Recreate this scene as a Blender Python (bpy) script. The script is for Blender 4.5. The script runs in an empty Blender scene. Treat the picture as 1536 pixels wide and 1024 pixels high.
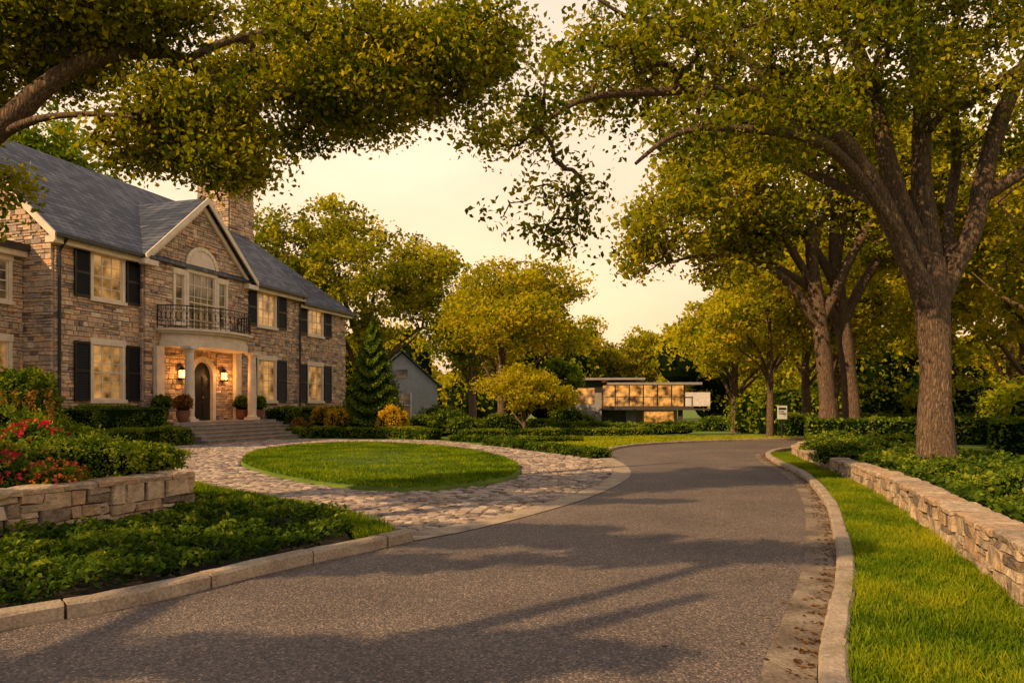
import bpy, math, random
import numpy as np
from mathutils import Vector, noise, Matrix
random.seed(3)
rng=np.random.default_rng(11)
SC=bpy.context.scene
COL=SC.collection
# ------------------------------------------------------------ materials
def newmat(name):
    m=bpy.data.materials.new(name); m.use_nodes=True
    nt=m.node_tree; nt.nodes.clear()
    return m,nt
def N(nt,t,**k):
    n=nt.nodes.new(t)
    for a,b in k.items(): setattr(n,a,b)
    return n
def ramp(nt,stops,interp='LINEAR'):
    r=nt.nodes.new('ShaderNodeValToRGB'); cr=r.color_ramp; cr.interpolation=interp
    while len(cr.elements)<len(stops): cr.elements.new(.5)
    for e,(p,c) in zip(cr.elements,stops):
        e.position=p; e.color=(c[0],c[1],c[2],1)
    return r
def L(nt,a,b): nt.links.new(a,b)
def obj_coord(nt,scale=(1,1,1)):
    g=nt.nodes.new('ShaderNodeNewGeometry')
    mp=nt.nodes.new('ShaderNodeMapping'); mp.inputs['Scale'].default_value=scale
    L(nt,g.outputs['Position'],mp.inputs['Vector'])
    return mp.outputs[0]
def noise_mat(name,stops,scale=5,rough=.85,bump=.3,bscale=30,detail=4,coords=(1,1,1),spec=.3,attr=False,bdist=.02,mottle=0.0):
    m,nt=newmat(name)
    out=N(nt,'ShaderNodeOutputMaterial'); p=N(nt,'ShaderNodeBsdfPrincipled')
    p.inputs['Roughness'].default_value=rough
    p.inputs['Specular IOR Level'].default_value=spec
    co=obj_coord(nt,coords)
    n1=N(nt,'ShaderNodeTexNoise'); n1.inputs['Scale'].default_value=scale; n1.inputs['Detail'].default_value=detail
    L(nt,co,n1.inputs['Vector'])
    r=ramp(nt,stops)
    if attr:
        a=N(nt,'ShaderNodeAttribute',attribute_name='v')
        ad=N(nt,'ShaderNodeMath',operation='MULTIPLY_ADD'); ad.inputs[1].default_value=.35; 
        sb=N(nt,'ShaderNodeMath',operation='SUBTRACT'); sb.inputs[1].default_value=.5
        L(nt,n1.outputs['Fac'],sb.inputs[0]); L(nt,sb.outputs[0],ad.inputs[0]); L(nt,a.outputs['Fac'],ad.inputs[2])
        L(nt,ad.outputs[0],r.inputs[0])
    else: L(nt,n1.outputs['Fac'],r.inputs[0])
    colout=r.outputs[0]
    n2=N(nt,'ShaderNodeTexNoise'); n2.inputs['Scale'].default_value=bscale; n2.inputs['Detail'].default_value=4; n2.inputs['Roughness'].default_value=.65
    L(nt,co,n2.inputs['Vector'])
    if mottle>0:
        mr=N(nt,'ShaderNodeMapRange'); mr.inputs['From Min'].default_value=.3; mr.inputs['From Max'].default_value=.7
        mr.inputs['To Min'].default_value=1-mottle; mr.inputs['To Max'].default_value=1+mottle
        L(nt,n2.outputs['Fac'],mr.inputs['Value'])
        vm=N(nt,'ShaderNodeVectorMath',operation='SCALE'); L(nt,colout,vm.inputs[0]); L(nt,mr.outputs[0],vm.inputs['Scale'])
        colout=vm.outputs[0]
    L(nt,colout,p.inputs['Base Color'])
    b=N(nt,'ShaderNodeBump'); b.inputs['Strength'].default_value=bump; b.inputs['Distance'].default_value=bdist
    L(nt,n2.outputs['Fac'],b.inputs['Height']); L(nt,b.outputs[0],p.inputs['Normal'])
    L(nt,p.outputs[0],out.inputs[0])
    return m
def leaf_mat(name,stops,trans=.45):
    m,nt=newmat(name)
    out=N(nt,'ShaderNodeOutputMaterial')
    a=N(nt,'ShaderNodeAttribute',attribute_name='v')
    r=ramp(nt,stops); L(nt,a.outputs['Fac'],r.inputs[0])
    p=N(nt,'ShaderNodeBsdfDiffuse')
    L(nt,r.outputs[0],p.inputs['Color'])
    t=N(nt,'ShaderNodeBsdfTranslucent')
    vm=N(nt,'ShaderNodeVectorMath',operation='MULTIPLY'); vm.inputs[1].default_value=(1.5,1.4,.6)
    L(nt,r.outputs[0],vm.inputs[0]); L(nt,vm.outputs[0],t.inputs[0])
    mx=N(nt,'ShaderNodeMixShader'); mx.inputs[0].default_value=trans
    L(nt,p.outputs[0],mx.inputs[1]); L(nt,t.outputs[0],mx.inputs[2]); L(nt,mx.outputs[0],out.inputs[0])
    return m
def plain(name,c,rough=.6,spec=.4,metal=0,emit=None,es=0):
    m,nt=newmat(name)
    out=N(nt,'ShaderNodeOutputMaterial'); p=N(nt,'ShaderNodeBsdfPrincipled')
    n1=N(nt,'ShaderNodeTexNoise'); n1.inputs['Scale'].default_value=3.0; n1.inputs['Detail'].default_value=6
    L(nt,obj_coord(nt),n1.inputs['Vector'])
    r=ramp(nt,[(.3,[x*.82 for x in c]),(.7,[min(1,x*1.08) for x in c])]); L(nt,n1.outputs['Fac'],r.inputs[0])
    L(nt,r.outputs[0],p.inputs['Base Color'])
    p.inputs['Roughness'].default_value=rough; p.inputs['Specular IOR Level'].default_value=spec; p.inputs['Metallic'].default_value=metal
    if emit: p.inputs['Emission Color'].default_value=(*emit,1); p.inputs['Emission Strength'].default_value=es
    L(nt,p.outputs[0],out.inputs[0]); return m

M={}
M['oak']=leaf_mat('oak_leaf',[(0,(.014,.028,.004)),(.3,(.075,.115,.008)),(.6,(.25,.265,.012)),(1,(.60,.50,.022))],.5)
M['green']=leaf_mat('green_leaf',[(0,(.014,.03,.004)),(.4,(.075,.13,.012)),(.75,(.19,.245,.016)),(1,(.40,.39,.022))],.4)
M['hedge']=leaf_mat('hedge_leaf',[(0,(.007,.016,.004)),(.4,(.052,.10,.012)),(.8,(.15,.215,.020)),(1,(.33,.35,.03))],.3)
M['yellow']=leaf_mat('yellow_leaf',[(0,(.02,.025,.004)),(.4,(.30,.22,.012)),(1,(.75,.48,.03))],.4)
M['conifer']=leaf_mat('conifer_leaf',[(0,(.012,.028,.006)),(.5,(.08,.145,.014)),(1,(.22,.28,.02))],.2)
M['grass']=leaf_mat('grass_blade',[(0,(.045,.095,.006)),(.5,(.16,.25,.012)),(1,(.42,.41,.02))],.35)
M['flower']=leaf_mat('flower_petal',[(0,(.55,.02,.05)),(.5,(.70,.09,.14)),(1,(.90,.28,.05))],.3)
M['dry']=leaf_mat('dry_leaf',[(0,(.05,.022,.01)),(.5,(.22,.09,.02)),(1,(.42,.22,.06))],.1)
def bark():
    m,nt=newmat('bark'); out=N(nt,'ShaderNodeOutputMaterial'); p=N(nt,'ShaderNodeBsdfPrincipled'); p.inputs['Roughness'].default_value=.95; p.inputs['Specular IOR Level'].default_value=.2
    co=obj_coord(nt,(1,1,.20))
    w=N(nt,'ShaderNodeTexNoise'); w.inputs['Scale'].default_value=9; w.inputs['Detail'].default_value=4; L(nt,co,w.inputs[0])
    ad=N(nt,'ShaderNodeMixRGB',blend_type='ADD'); ad.inputs[0].default_value=.28; L(nt,co,ad.inputs[1]); L(nt,w.outputs['Color'],ad.inputs[2])
    v=N(nt,'ShaderNodeTexVoronoi',feature='DISTANCE_TO_EDGE'); v.inputs['Scale'].default_value=19; L(nt,ad.outputs[0],v.inputs['Vector'])
    n=N(nt,'ShaderNodeTexNoise'); n.inputs['Scale'].default_value=26; n.inputs['Detail'].default_value=6; n.inputs['Roughness'].default_value=.7; L(nt,co,n.inputs[0])
    mr=N(nt,'ShaderNodeMapRange'); mr.inputs['From Max'].default_value=.45; L(nt,v.outputs['Distance'],mr.inputs[0])
    mu=N(nt,'ShaderNodeMath',operation='MULTIPLY_ADD'); mu.inputs[1].default_value=.42; L(nt,mr.outputs[0],mu.inputs[0])
    m3=N(nt,'ShaderNodeMath',operation='MULTIPLY'); m3.inputs[1].default_value=.8; L(nt,n.outputs['Fac'],m3.inputs[0]); L(nt,m3.outputs[0],mu.inputs[2])
    r=ramp(nt,[(.25,(.035,.024,.016)),(.5,(.17,.11,.07)),(.9,(.42,.28,.17))]); L(nt,mu.outputs[0],r.inputs[0]); L(nt,r.outputs[0],p.inputs['Base Color'])
    b=N(nt,'ShaderNodeBump'); b.inputs['Strength'].default_value=1; b.inputs['Distance'].default_value=.06; L(nt,mu.outputs[0],b.inputs['Height']); L(nt,b.outputs[0],p.inputs['Normal'])
    L(nt,p.outputs[0],out.inputs[0]); return m
M['bark']=bark()
M['lawn']=noise_mat('lawn',[(.3,(.07,.12,.008)),(.5,(.12,.18,.012)),(.7,(.20,.24,.018))],scale=.6,bump=.8,bscale=45,mottle=.45,rough=.95)
M['soil']=noise_mat('soil',[(.3,(.015,.012,.007)),(.7,(.04,.03,.018))],scale=4,bump=.8,bscale=25,mottle=.4)
M['stone']=noise_mat('stone',[(0,(.17,.125,.095)),(.18,(.52,.37,.25)),(.36,(.31,.25,.20)),(.55,(.68,.47,.29)),(.72,(.50,.37,.26)),(.87,(.68,.38,.19)),(1,(.74,.58,.41))],scale=6,bump=.9,bscale=14,attr=True,bdist=.03,mottle=.3)
M['gstone']=noise_mat('garden_stone',[(0,(.18,.135,.10)),(.3,(.44,.33,.22)),(.6,(.54,.40,.26)),(.8,(.46,.29,.165)),(1,(.58,.47,.33))],scale=6,bump=1,bscale=9,attr=True,bdist=.06,mottle=.33)
M['mortar']=noise_mat('mortar',[(.3,(.28,.21,.155)),(.7,(.42,.32,.23))],scale=8,bump=.5,bscale=40)
M['dmortar']=noise_mat('dark_joint',[(.3,(.04,.03,.02)),(.7,(.09,.068,.048))],scale=8,bump=.5,bscale=40)
M['cobble']=noise_mat('cobble',[(0,(.16,.12,.095)),(.4,(.34,.255,.195)),(.7,(.45,.34,.25)),(1,(.58,.45,.33))],scale=5,bump=.7,bscale=25,attr=True,mottle=.25)
M['kerb']=noise_mat('kerb_concrete',[(.25,(.28,.205,.14)),(.5,(.43,.33,.225)),(.75,(.55,.43,.30))],scale=3,bump=.8,bscale=40,attr=False,mottle=.35,rough=.9)
M['gut']=noise_mat('gutter_concrete',[(.3,(.12,.09,.062)),(.55,(.27,.205,.14)),(.75,(.38,.30,.21))],scale=2.2,bump=.8,bscale=35,attr=False,mottle=.4,rough=.9)
M['cream']=plain('cream_trim',(.78,.64,.47),.6)
M['black']=plain('black_paint',(.012,.012,.013),.45)
M['iron']=plain('wrought_iron',(.01,.01,.01),.4,metal=.3)
M['gutter']=plain('gutter_metal',(.025,.025,.028),.4)
M['door']=plain('door_wood',(.018,.014,.012),.35)
M['step']=noise_mat('step_stone',[(.3,(.20,.17,.145)),(.7,(.36,.30,.24))],scale=3,bump=.4,bscale=30)
M['terra']=plain('terracotta',(.22,.09,.045),.8)
M['grey']=plain('grey_cladding',(.42,.43,.42),.7)
M['mod']=plain('render_wall',(.34,.30,.265),.7)
M['moddark']=plain('dark_panel',(.07,.063,.055),.6)
M['roofm']=plain('flat_roof',(.32,.28,.24),.6)
M['white']=plain('white_sign',(.7,.68,.62),.5)
M['lamp']=plain('lantern_glass',(.9,.5,.2),.3,emit=(1,.42,.08),es=7)
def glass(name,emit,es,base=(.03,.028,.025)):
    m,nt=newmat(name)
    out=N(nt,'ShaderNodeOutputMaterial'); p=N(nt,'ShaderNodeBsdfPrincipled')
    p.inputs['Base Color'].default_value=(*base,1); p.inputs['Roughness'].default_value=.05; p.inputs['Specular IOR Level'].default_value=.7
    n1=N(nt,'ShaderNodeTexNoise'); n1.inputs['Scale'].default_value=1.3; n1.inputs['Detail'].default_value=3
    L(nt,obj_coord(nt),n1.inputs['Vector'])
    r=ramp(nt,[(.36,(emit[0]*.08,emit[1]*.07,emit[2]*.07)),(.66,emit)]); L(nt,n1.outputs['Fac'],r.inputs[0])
    L(nt,r.outputs[0],p.inputs['Emission Color']); p.inputs['Emission Strength'].default_value=es  # patchy warm glow put into the panes themselves, for lit rooms and reflections
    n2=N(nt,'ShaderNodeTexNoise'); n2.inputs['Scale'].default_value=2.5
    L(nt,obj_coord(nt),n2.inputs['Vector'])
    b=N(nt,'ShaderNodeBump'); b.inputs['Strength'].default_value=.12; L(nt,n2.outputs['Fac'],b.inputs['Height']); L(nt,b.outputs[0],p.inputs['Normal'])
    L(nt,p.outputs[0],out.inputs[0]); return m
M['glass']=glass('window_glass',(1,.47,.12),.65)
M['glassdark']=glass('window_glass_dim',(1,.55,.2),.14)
M['glassmod']=glass('window_glass_evening',(1,.42,.08),1.1)
def slate():
    m,nt=newmat('slate_roof')
    out=N(nt,'ShaderNodeOutputMaterial'); p=N(nt,'ShaderNodeBsdfPrincipled'); p.inputs['Roughness'].default_value=.65
    tc=N(nt,'ShaderNodeTexCoord'); sp=N(nt,'ShaderNodeSeparateXYZ'); L(nt,tc.outputs['Object'],sp.inputs[0])
    ad=N(nt,'ShaderNodeMath',operation='ADD'); L(nt,sp.outputs[0],ad.inputs[0]); 
    m2=N(nt,'ShaderNodeMath',operation='MULTIPLY'); m2.inputs[1].default_value=.55; L(nt,sp.outputs[1],m2.inputs[0]); L(nt,m2.outputs[0],ad.inputs[1])
    mz=N(nt,'ShaderNodeMath',operation='MULTIPLY'); mz.inputs[1].default_value=1.4; L(nt,sp.outputs[2],mz.inputs[0])
    cb=N(nt,'ShaderNodeCombineXYZ'); L(nt,ad.outputs[0],cb.inputs[0]); L(nt,mz.outputs[0],cb.inputs[1])
    br=N(nt,'ShaderNodeTexBrick'); L(nt,cb.outputs[0],br.inputs[0])
    br.inputs['Color1'].default_value=(.028,.035,.052,1); br.inputs['Color2'].default_value=(.135,.145,.17,1); br.inputs['Mortar'].default_value=(.008,.008,.010,1)
    br.inputs['Scale'].default_value=1; br.inputs['Brick Width'].default_value=.36; br.inputs['Row Height'].default_value=.27; br.inputs['Mortar Size'].default_value=.02
    br.inputs['Bias'].default_value=-.1
    n=N(nt,'ShaderNodeTexNoise'); n.inputs['Scale'].default_value=1.1; n.inputs['Detail'].default_value=6; L(nt,tc.outputs['Object'],n.inputs[0])
    r=ramp(nt,[(.3,(.62,.64,.70)),(.7,(1.2,1.15,1.1))]); L(nt,n.outputs['Fac'],r.inputs[0])
    mu=N(nt,'ShaderNodeVectorMath',operation='MULTIPLY'); L(nt,br.outputs['Color'],mu.inputs[0]); L(nt,r.outputs[0],mu.inputs[1]); L(nt,mu.outputs[0],p.inputs['Base Color'])
    fr=N(nt,'ShaderNodeMath',operation='DIVIDE'); fr.inputs[1].default_value=.27; L(nt,mz.outputs[0],fr.inputs[0])
    f2=N(nt,'ShaderNodeMath',operation='FRACT'); L(nt,fr.outputs[0],f2.inputs[0])
    s=N(nt,'ShaderNodeMath',operation='SUBTRACT'); s.inputs[0].default_value=1; L(nt,f2.outputs[0],s.inputs[1])
    sm=N(nt,'ShaderNodeMath',operation='SUBTRACT'); L(nt,s.outputs[0],sm.inputs[0]); L(nt,br.outputs['Fac'],sm.inputs[1])
    b=N(nt,'ShaderNodeBump'); b.inputs['Strength'].default_value=1; b.inputs['Distance'].default_value=.045; L(nt,sm.outputs[0],b.inputs['Height']); L(nt,b.outputs[0],p.inputs['Normal'])
    L(nt,p.outputs[0],out.inputs[0]); return m
M['slate']=slate()
def asphalt():
    m,nt=newmat('asphalt')
    out=N(nt,'ShaderNodeOutputMaterial'); p=N(nt,'ShaderNodeBsdfPrincipled'); p.inputs['Roughness'].default_value=.75; p.inputs['Specular IOR Level'].default_value=.4
    co=obj_coord(nt)
    a=N(nt,'ShaderNodeTexNoise'); a.inputs['Scale'].default_value=.7; a.inputs['Detail'].default_value=6; L(nt,co,a.inputs[0])
    r1=ramp(nt,[(.3,(.13,.100,.084)),(.7,(.20,.155,.125))]); L(nt,a.outputs['Fac'],r1.inputs[0])
    v=N(nt,'ShaderNodeTexVoronoi'); v.inputs['Scale'].default_value=70; L(nt,co,v.inputs['Vector'])
    sp=N(nt,'ShaderNodeSeparateColor'); L(nt,v.outputs['Color'],sp.inputs[0])
    r2=ramp(nt,[(0,(.45,.45,.45)),(.6,(.95,.95,.95)),(.88,(1.5,1.45,1.35)),(1,(2.5,2.3,2.0))]); L(nt,sp.outputs[0],r2.inputs[0])
    mu=N(nt,'ShaderNodeVectorMath',operation='MULTIPLY'); L(nt,r1.outputs[0],mu.inputs[0]); L(nt,r2.outputs[0],mu.inputs[1]); L(nt,mu.outputs[0],p.inputs['Base Color'])
    n=N(nt,'ShaderNodeTexNoise'); n.inputs['Scale'].default_value=60; n.inputs['Detail'].default_value=3; L(nt,co,n.inputs[0])
    ma=N(nt,'ShaderNodeMath',operation='MULTIPLY_ADD'); ma.inputs[1].default_value=-.8; L(nt,v.outputs['Distance'],ma.inputs[0]); L(nt,n.outputs['Fac'],ma.inputs[2])
    b=N(nt,'ShaderNodeBump'); b.inputs['Strength'].default_value=.9; b.inputs['Distance'].default_value=.010; L(nt,ma.outputs[0],b.inputs['Height']); L(nt,b.outputs[0],p.inputs['Normal'])
    L(nt,p.outputs[0],out.inputs[0]); return m
M['asphalt']=asphalt()

# ------------------------------------------------------------ mesh helpers
def empty(name,loc=(0,0,0),rz=0):
    e=bpy.data.objects.new(name,None); e.location=loc; e.rotation_euler=(0,0,rz); COL.objects.link(e); return e
class QB:
    def __init__(s): s.V=[]; s.a=[]
    def add(s,V,v):
        V=np.asarray(V,dtype=np.float32).reshape(-1,4,3)
        s.V.append(V); s.a.append(np.broadcast_to(np.asarray(v,dtype=np.float32),(len(V),)).copy())
    def obj(s,name,mat,parent=None,smooth=False):
        V=np.concatenate(s.V).reshape(-1,3); a=np.concatenate(s.a); m=len(a)
        me=bpy.data.meshes.new(name); me.vertices.add(len(V)); me.vertices.foreach_set('co',V.ravel())
        me.loops.add(4*m); me.loops.foreach_set('vertex_index',np.arange(4*m,dtype=np.int32))
        me.polygons.add(m); me.polygons.foreach_set('loop_start',np.arange(m,dtype=np.int32)*4)
        me.update(calc_edges=True)
        at=me.attributes.new('v','FLOAT','FACE'); at.data.foreach_set('value',np.clip(a,0,1))
        me.materials.append(mat)
        o=bpy.data.objects.new(name,me); COL.objects.link(o)
        if parent: o.parent=parent
        return o
class MB:
    def __init__(s): s.v=[]; s.f=[]; s.a=[]
    def face(s,pts,a=.5):
        n=len(s.v); s.v+= [tuple(p) for p in pts]; s.f.append(tuple(range(n,n+len(pts)))); s.a.append(a)
    def raw(s,vs,fs,a=.5):
        n=len(s.v); s.v+=[tuple(p) for p in vs]; s.f+=[tuple(i+n for i in f) for f in fs]; s.a+=[a]*len(fs)
    def box(s,x0,x1,y0,y1,z0,z1,a=.5):
        vs=[(x,y,z) for z in (z0,z1) for x,y in ((x0,y0),(x1,y0),(x1,y1),(x0,y1))]
        s.raw(vs,[(0,3,2,1),(4,5,6,7),(0,1,5,4),(1,2,6,5),(2,3,7,6),(3,0,4,7)],a)
    def extrude(s,pts,vec,a=.5):
        n=len(pts); top=[(p[0]+vec[0],p[1]+vec[1],p[2]+vec[2]) for p in pts]
        s.raw(list(pts)+top,[tuple(range(n-1,-1,-1)),tuple(range(n,2*n))]+[(i,(i+1)%n,n+(i+1)%n,n+i) for i in range(n)],a)
    def cyl(s,c,prof,seg=20,a=.5):
        vs=[];fs=[]
        for r,z in prof:
            for i in range(seg):
                t=2*math.pi*i/seg; vs.append((c[0]+r*math.cos(t),c[1]+r*math.sin(t),c[2]+z))
        for k in range(len(prof)-1):
            for i in range(seg):
                j=(i+1)%seg; fs.append((k*seg+i,k*seg+j,(k+1)*seg+j,(k+1)*seg+i))
        fs.append(tuple(range(seg-1,-1,-1))); fs.append(tuple(range((len(prof)-1)*seg,len(prof)*seg)))
        s.raw(vs,fs,a)
    def tube(s,pts,rad,seg=6,a=.5):
        pts=[Vector(p) for p in pts]; vs=[];fs=[]
        for i,p in enumerate(pts):
            d=(pts[min(i+1,len(pts)-1)]-pts[max(i-1,0)]).normalized()
            up=Vector((0,0,1)) if abs(d.z)<.9 else Vector((1,0,0))
            x=d.cross(up).normalized(); y=d.cross(x)
            r=rad[i] if hasattr(rad,'__len__') else rad
            for k in range(seg):
                t=2*math.pi*k/seg; vs.append(p+x*(r*math.cos(t))+y*(r*math.sin(t)))
        for i in range(len(pts)-1):
            for k in range(seg):
                j=(k+1)%seg; fs.append((i*seg+k,i*seg+j,(i+1)*seg+j,(i+1)*seg+k))
        fs.append(tuple(range(seg-1,-1,-1))); fs.append(tuple(range((len(pts)-1)*seg,len(pts)*seg)))
        s.raw(vs,fs,a)
    def obj(s,name,mat,parent=None,smooth=False):
        me=bpy.data.meshes.new(name); me.from_pydata(s.v,[],s.f)
        at=me.attributes.new('v','FLOAT','FACE'); at.data.foreach_set('value',s.a)
        if smooth: me.polygons.foreach_set('use_smooth',[True]*len(s.f))
        me.materials.append(mat); me.update()
        o=bpy.data.objects.new(name,me); COL.objects.link(o)
        if parent: o.parent=parent
        return o
def cr(pts,n=8,closed=False):
    P=[np.array(p,float) for p in pts]; out=[]; m=len(P)
    rngi=range(m) if closed else range(m-1)
    for i in rngi:
        if closed: p0,p1,p2,p3=P[(i-1)%m],P[i],P[(i+1)%m],P[(i+2)%m]
        else: p0,p1,p2,p3=P[max(i-1,0)],P[i],P[i+1],P[min(i+2,m-1)]
        for k in range(n):
            t=k/n; out.append(.5*((2*p1)+(-p0+p2)*t+(2*p0-5*p1+4*p2-p3)*t*t+(-p0+3*p1-3*p2+p3)*t**3))
    if not closed: out.append(P[-1])
    return np.array(out)
def resample(p,step):
    p=np.asarray(p,float); d=np.r_[0,np.cumsum(np.linalg.norm(np.diff(p,axis=0),axis=1))]
    n=max(2,int(round(d[-1]/step))+1); s=np.linspace(0,d[-1],n)
    return np.stack([np.interp(s,d,p[:,k]) for k in range(p.shape[1])],1)
def offset(p,d):
    p=np.asarray(p,float); t=np.gradient(p[:,:2],axis=0); t/=np.linalg.norm(t,axis=1)[:,None]+1e-9
    n=np.stack([t[:,1],-t[:,0]],1)
    return p[:,:2]+n*d
def pip(P,poly):
    x,y=P[:,0],P[:,1]; ins=np.zeros(len(P),bool); n=len(poly); j=n-1
    for i in range(n):
        xi,yi=poly[i][:2]; xj,yj=poly[j][:2]
        c=((yi>y)!=(yj>y))&(x<(xj-xi)*(y-yi)/((yj-yi)+1e-12)+xi); ins^=c; j=i
    return ins
def sample_poly(poly,n,r):
    poly=np.asarray(poly)[:,:2]; lo=poly.min(0); hi=poly.max(0); out=np.zeros((0,2))
    while len(out)<n:
        P=lo+(hi-lo)*r.random((n*2,2)); out=np.concatenate([out,P[pip(P,poly)]])
    return out[:n]
def leafq(C,size,r,up=.35,asp=.6):
    n=len(C); Nn=r.normal(size=(n,3)); Nn/=np.linalg.norm(Nn,axis=1)[:,None]; Nn[:,2]+=up; Nn/=np.linalg.norm(Nn,axis=1)[:,None]
    T=np.cross(Nn,r.normal(size=(n,3))); T/=np.linalg.norm(T,axis=1)[:,None]+1e-9
    B=np.cross(Nn,T); Ls=(size*(.55+.8*r.random(n)))[:,None]
    a=T*Ls/2; b=B*Ls*asp/2; f=Nn*Ls*.12
    return np.stack([C-a,C+b+f-a*.15,C+a,C-b+f-a*.15],1)
def vnoise(P,s):
    return np.array([noise.noise(Vector((p[0]*s,p[1]*s,p[2]*s))) for p in P])
def zg(Y):
    if Y<38: return 0.0
    return -0.032*(min(Y,88)-38)

# ------------------------------------------------------------ ground
xs=np.unique(np.r_[np.linspace(-400,-60,12),np.linspace(-60,60,41),np.linspace(60,400,12)])
ys=np.unique(np.r_[np.linspace(-60,0,7),np.linspace(0,100,41),np.linspace(100,900,17)])
g=MB(); vs=[(x,y,zg(y)) for y in ys for x in xs]; nx=len(xs)
g.raw(vs,[(j*nx+i,j*nx+i+1,(j+1)*nx+i+1,(j+1)*nx+i) for j in range(len(ys)-1) for i in range(nx-1)])
g.obj('ground',M['lawn'])

left_edge=[(-6.6,1.0),(-5.3,3.2),(-4.35,4.6),(-3.81,5.45),(-3.28,5.94),(-2.88,6.49),(-2.30,7.48),(-1.62,8.39),(-1.21,9.03),(-.6,9.74),(.33,11.2),(1.33,13.1),(2.3,15.6),(2.86,17.8),(3.08,20.3),(3.1,23.0),(3.5,26),(5.0,29.2),(8,31.8),(12,33.8),(18,35.6),(40,39)]
right_edge=[(.5,1.0),(1.0,2.8),(1.53,4.46),(2.06,5.58),(2.91,7.33),(3.87,9.6),(5.12,12.9),(6.37,17),(7.12,20.8),(8.0,24),(9.6,26.7),(12,28.7),(16,30.2),(24,31.8),(40,34)]
LE=cr(left_edge,6); RE=cr(right_edge,8)
nL=120
def resn(p,n):
    d=np.r_[0,np.cumsum(np.linalg.norm(np.diff(p,axis=0),axis=1))]; s=np.linspace(0,d[-1],n)
    return np.stack([np.interp(s,d,p[:,k]) for k in range(2)],1)
def strip(name,A,B,z,mat,ncross=2):
    q=QB(); fr=np.linspace(0,1,ncross)
    for k in range(ncross-1):
        a=A+(B-A)*fr[k]; b=A+(B-A)*fr[k+1]
        V=np.zeros((len(A)-1,4,3)); V[:,0,:2]=a[:-1];V[:,1,:2]=b[:-1];V[:,2,:2]=b[1:];V[:,3,:2]=a[1:]; V[:,:,2]=z
        q.add(V,.5)
    return q.obj(name,mat)
strip('asphalt_road',resn(LE,nL),resn(RE,nL),.012,M['asphalt'],5)
REs=resample(RE,.25)
gut=offset(REs,.30)
strip('gutter_pavement',offset(REs,-.02),gut,.017,M['gut'],2)
def kerb(name,line,w,h,step=1.05,gap=.012,z0=0,mat=None,side=1):
    line=resample(line,.12); d=np.r_[0,np.cumsum(np.linalg.norm(np.diff(line,axis=0),axis=1))]
    mb=MB(); s=0; b=.022
    prof=[(0,-.05),(0,h-b),(b,h),(w-b,h),(w,h-b),(w,-.05)]
    rr=random.Random(5)
    while s<d[-1]-.3:
        e=min(s+step*rr.uniform(.85,1.15),d[-1]); ss=np.linspace(s+gap,e-gap,7)
        P=np.stack([np.interp(ss,d,line[:,0]),np.interp(ss,d,line[:,1])],1)
        t=np.gradient(P,axis=0); t/=np.linalg.norm(t,axis=1)[:,None]; n=np.stack([t[:,1],-t[:,0]],1)*side
        dz=rr.uniform(-.008,.008); dn=rr.uniform(-.008,.008); vs=[]; fs=[]
        for i in range(7):
            for (o,z) in prof: vs.append((P[i,0]+n[i,0]*(o+dn+rr.uniform(-.006,.006)),P[i,1]+n[i,1]*(o+dn),z0+z+dz+rr.uniform(-.005,.004)))
        k=len(prof)
        for i in range(6):
            for j in range(k-1): fs.append((i*k+j,i*k+j+1,(i+1)*k+j+1,(i+1)*k+j))
        fs.append(tuple(range(k))); fs.append(tuple(range(6*k+k-1,6*k-1,-1)))
        mb.raw(vs,fs,rr.random()); s=e
    return mb.obj(name,mat or M['kerb'])
kerb('stone_kerb',gut,.17,.12)
lk=np.array([p for p in LE if p[1]<9.05]); kerb('stone_kerb',lk,.2,.14,1.1,side=-1)
mid=resample(np.array([p for p in LE if 8.95<p[1]<23.5]),.3)
strip('kerb_apron',offset(mid,-.42),offset(mid,.03),.022,M['kerb'],2)
far=np.array([p for p in LE if p[1]>=23.3]); kerb('stone_kerb',far,.18,.1,side=-1)

# ------------------------------------------------------------ cobble drive
cob=[(-1.25,9.15),(-1.7,10.1),(-2.3,10.9),(-3.2,11.9),(-4.4,13.1),(-6.6,15.3),(-9.2,18.6),(-13,21.5),(-15.0,25.5),(-14.2,30),(-13.2,32.6),(-9.8,34.6),(-3.4,33.4),(-.3,28.2),(1.6,24.2),(2.68,21.8),(2.7,20.3),(2.46,17.9),(1.93,15.75),(1.0,13.3),(.03,11.5),(-.9,10.05)]
mb=MB(); mb.face([(x,y,.006) for x,y in cob]); mb.obj('driveway_bed',M['dmortar'])
isl=cr([(-7.84,21.2),(-8.75,24.9),(-8.6,28.2),(-7.35,30.2),(-5.2,30.3),(-2.74,27.9),(-.84,24.3),(.10,20.5),(.22,18.2),(-.04,16.3),(-.9,14.7),(-2.15,14.06),(-3.6,14.8),(-5.3,16.7),(-6.8,18.9)],8,True)
isc=isl.mean(0); isl_out=isc+(isl-isc)*1.02
q=QB(); rr=random.Random(9)
ang=math.radians(-24); ca,sa=math.cos(ang),math.sin(ang)
y=-10
cells=[]
while y<48:
    h=rr.uniform(.13,.18); x=-34+rr.random()*.2
    while x<16:
        w=rr.uniform(.15,.28)
        cells.append((x,y,w,h)); x+=w
    y+=h
cells=np.array(cells); cx=cells[:,0]+cells[:,2]/2; cy=cells[:,1]+cells[:,3]/2
wv=np.sin(cx*.9)*.10+np.sin(cx*2.3+1)*.03; cy=cy+wv
wx=cx*ca-cy*sa; wy=cx*sa+cy*ca
ok=pip(np.stack([wx,wy],1),cob)&~pip(np.stack([wx,wy],1),isl_out)
cells=cells[ok]; cx=cx[ok]; cy=cy[ok]; n=len(cells)
hw=cells[:,2]/2-.010; hh=cells[:,3]/2-.010
top=.026+.018*rng.random(n)
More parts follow.
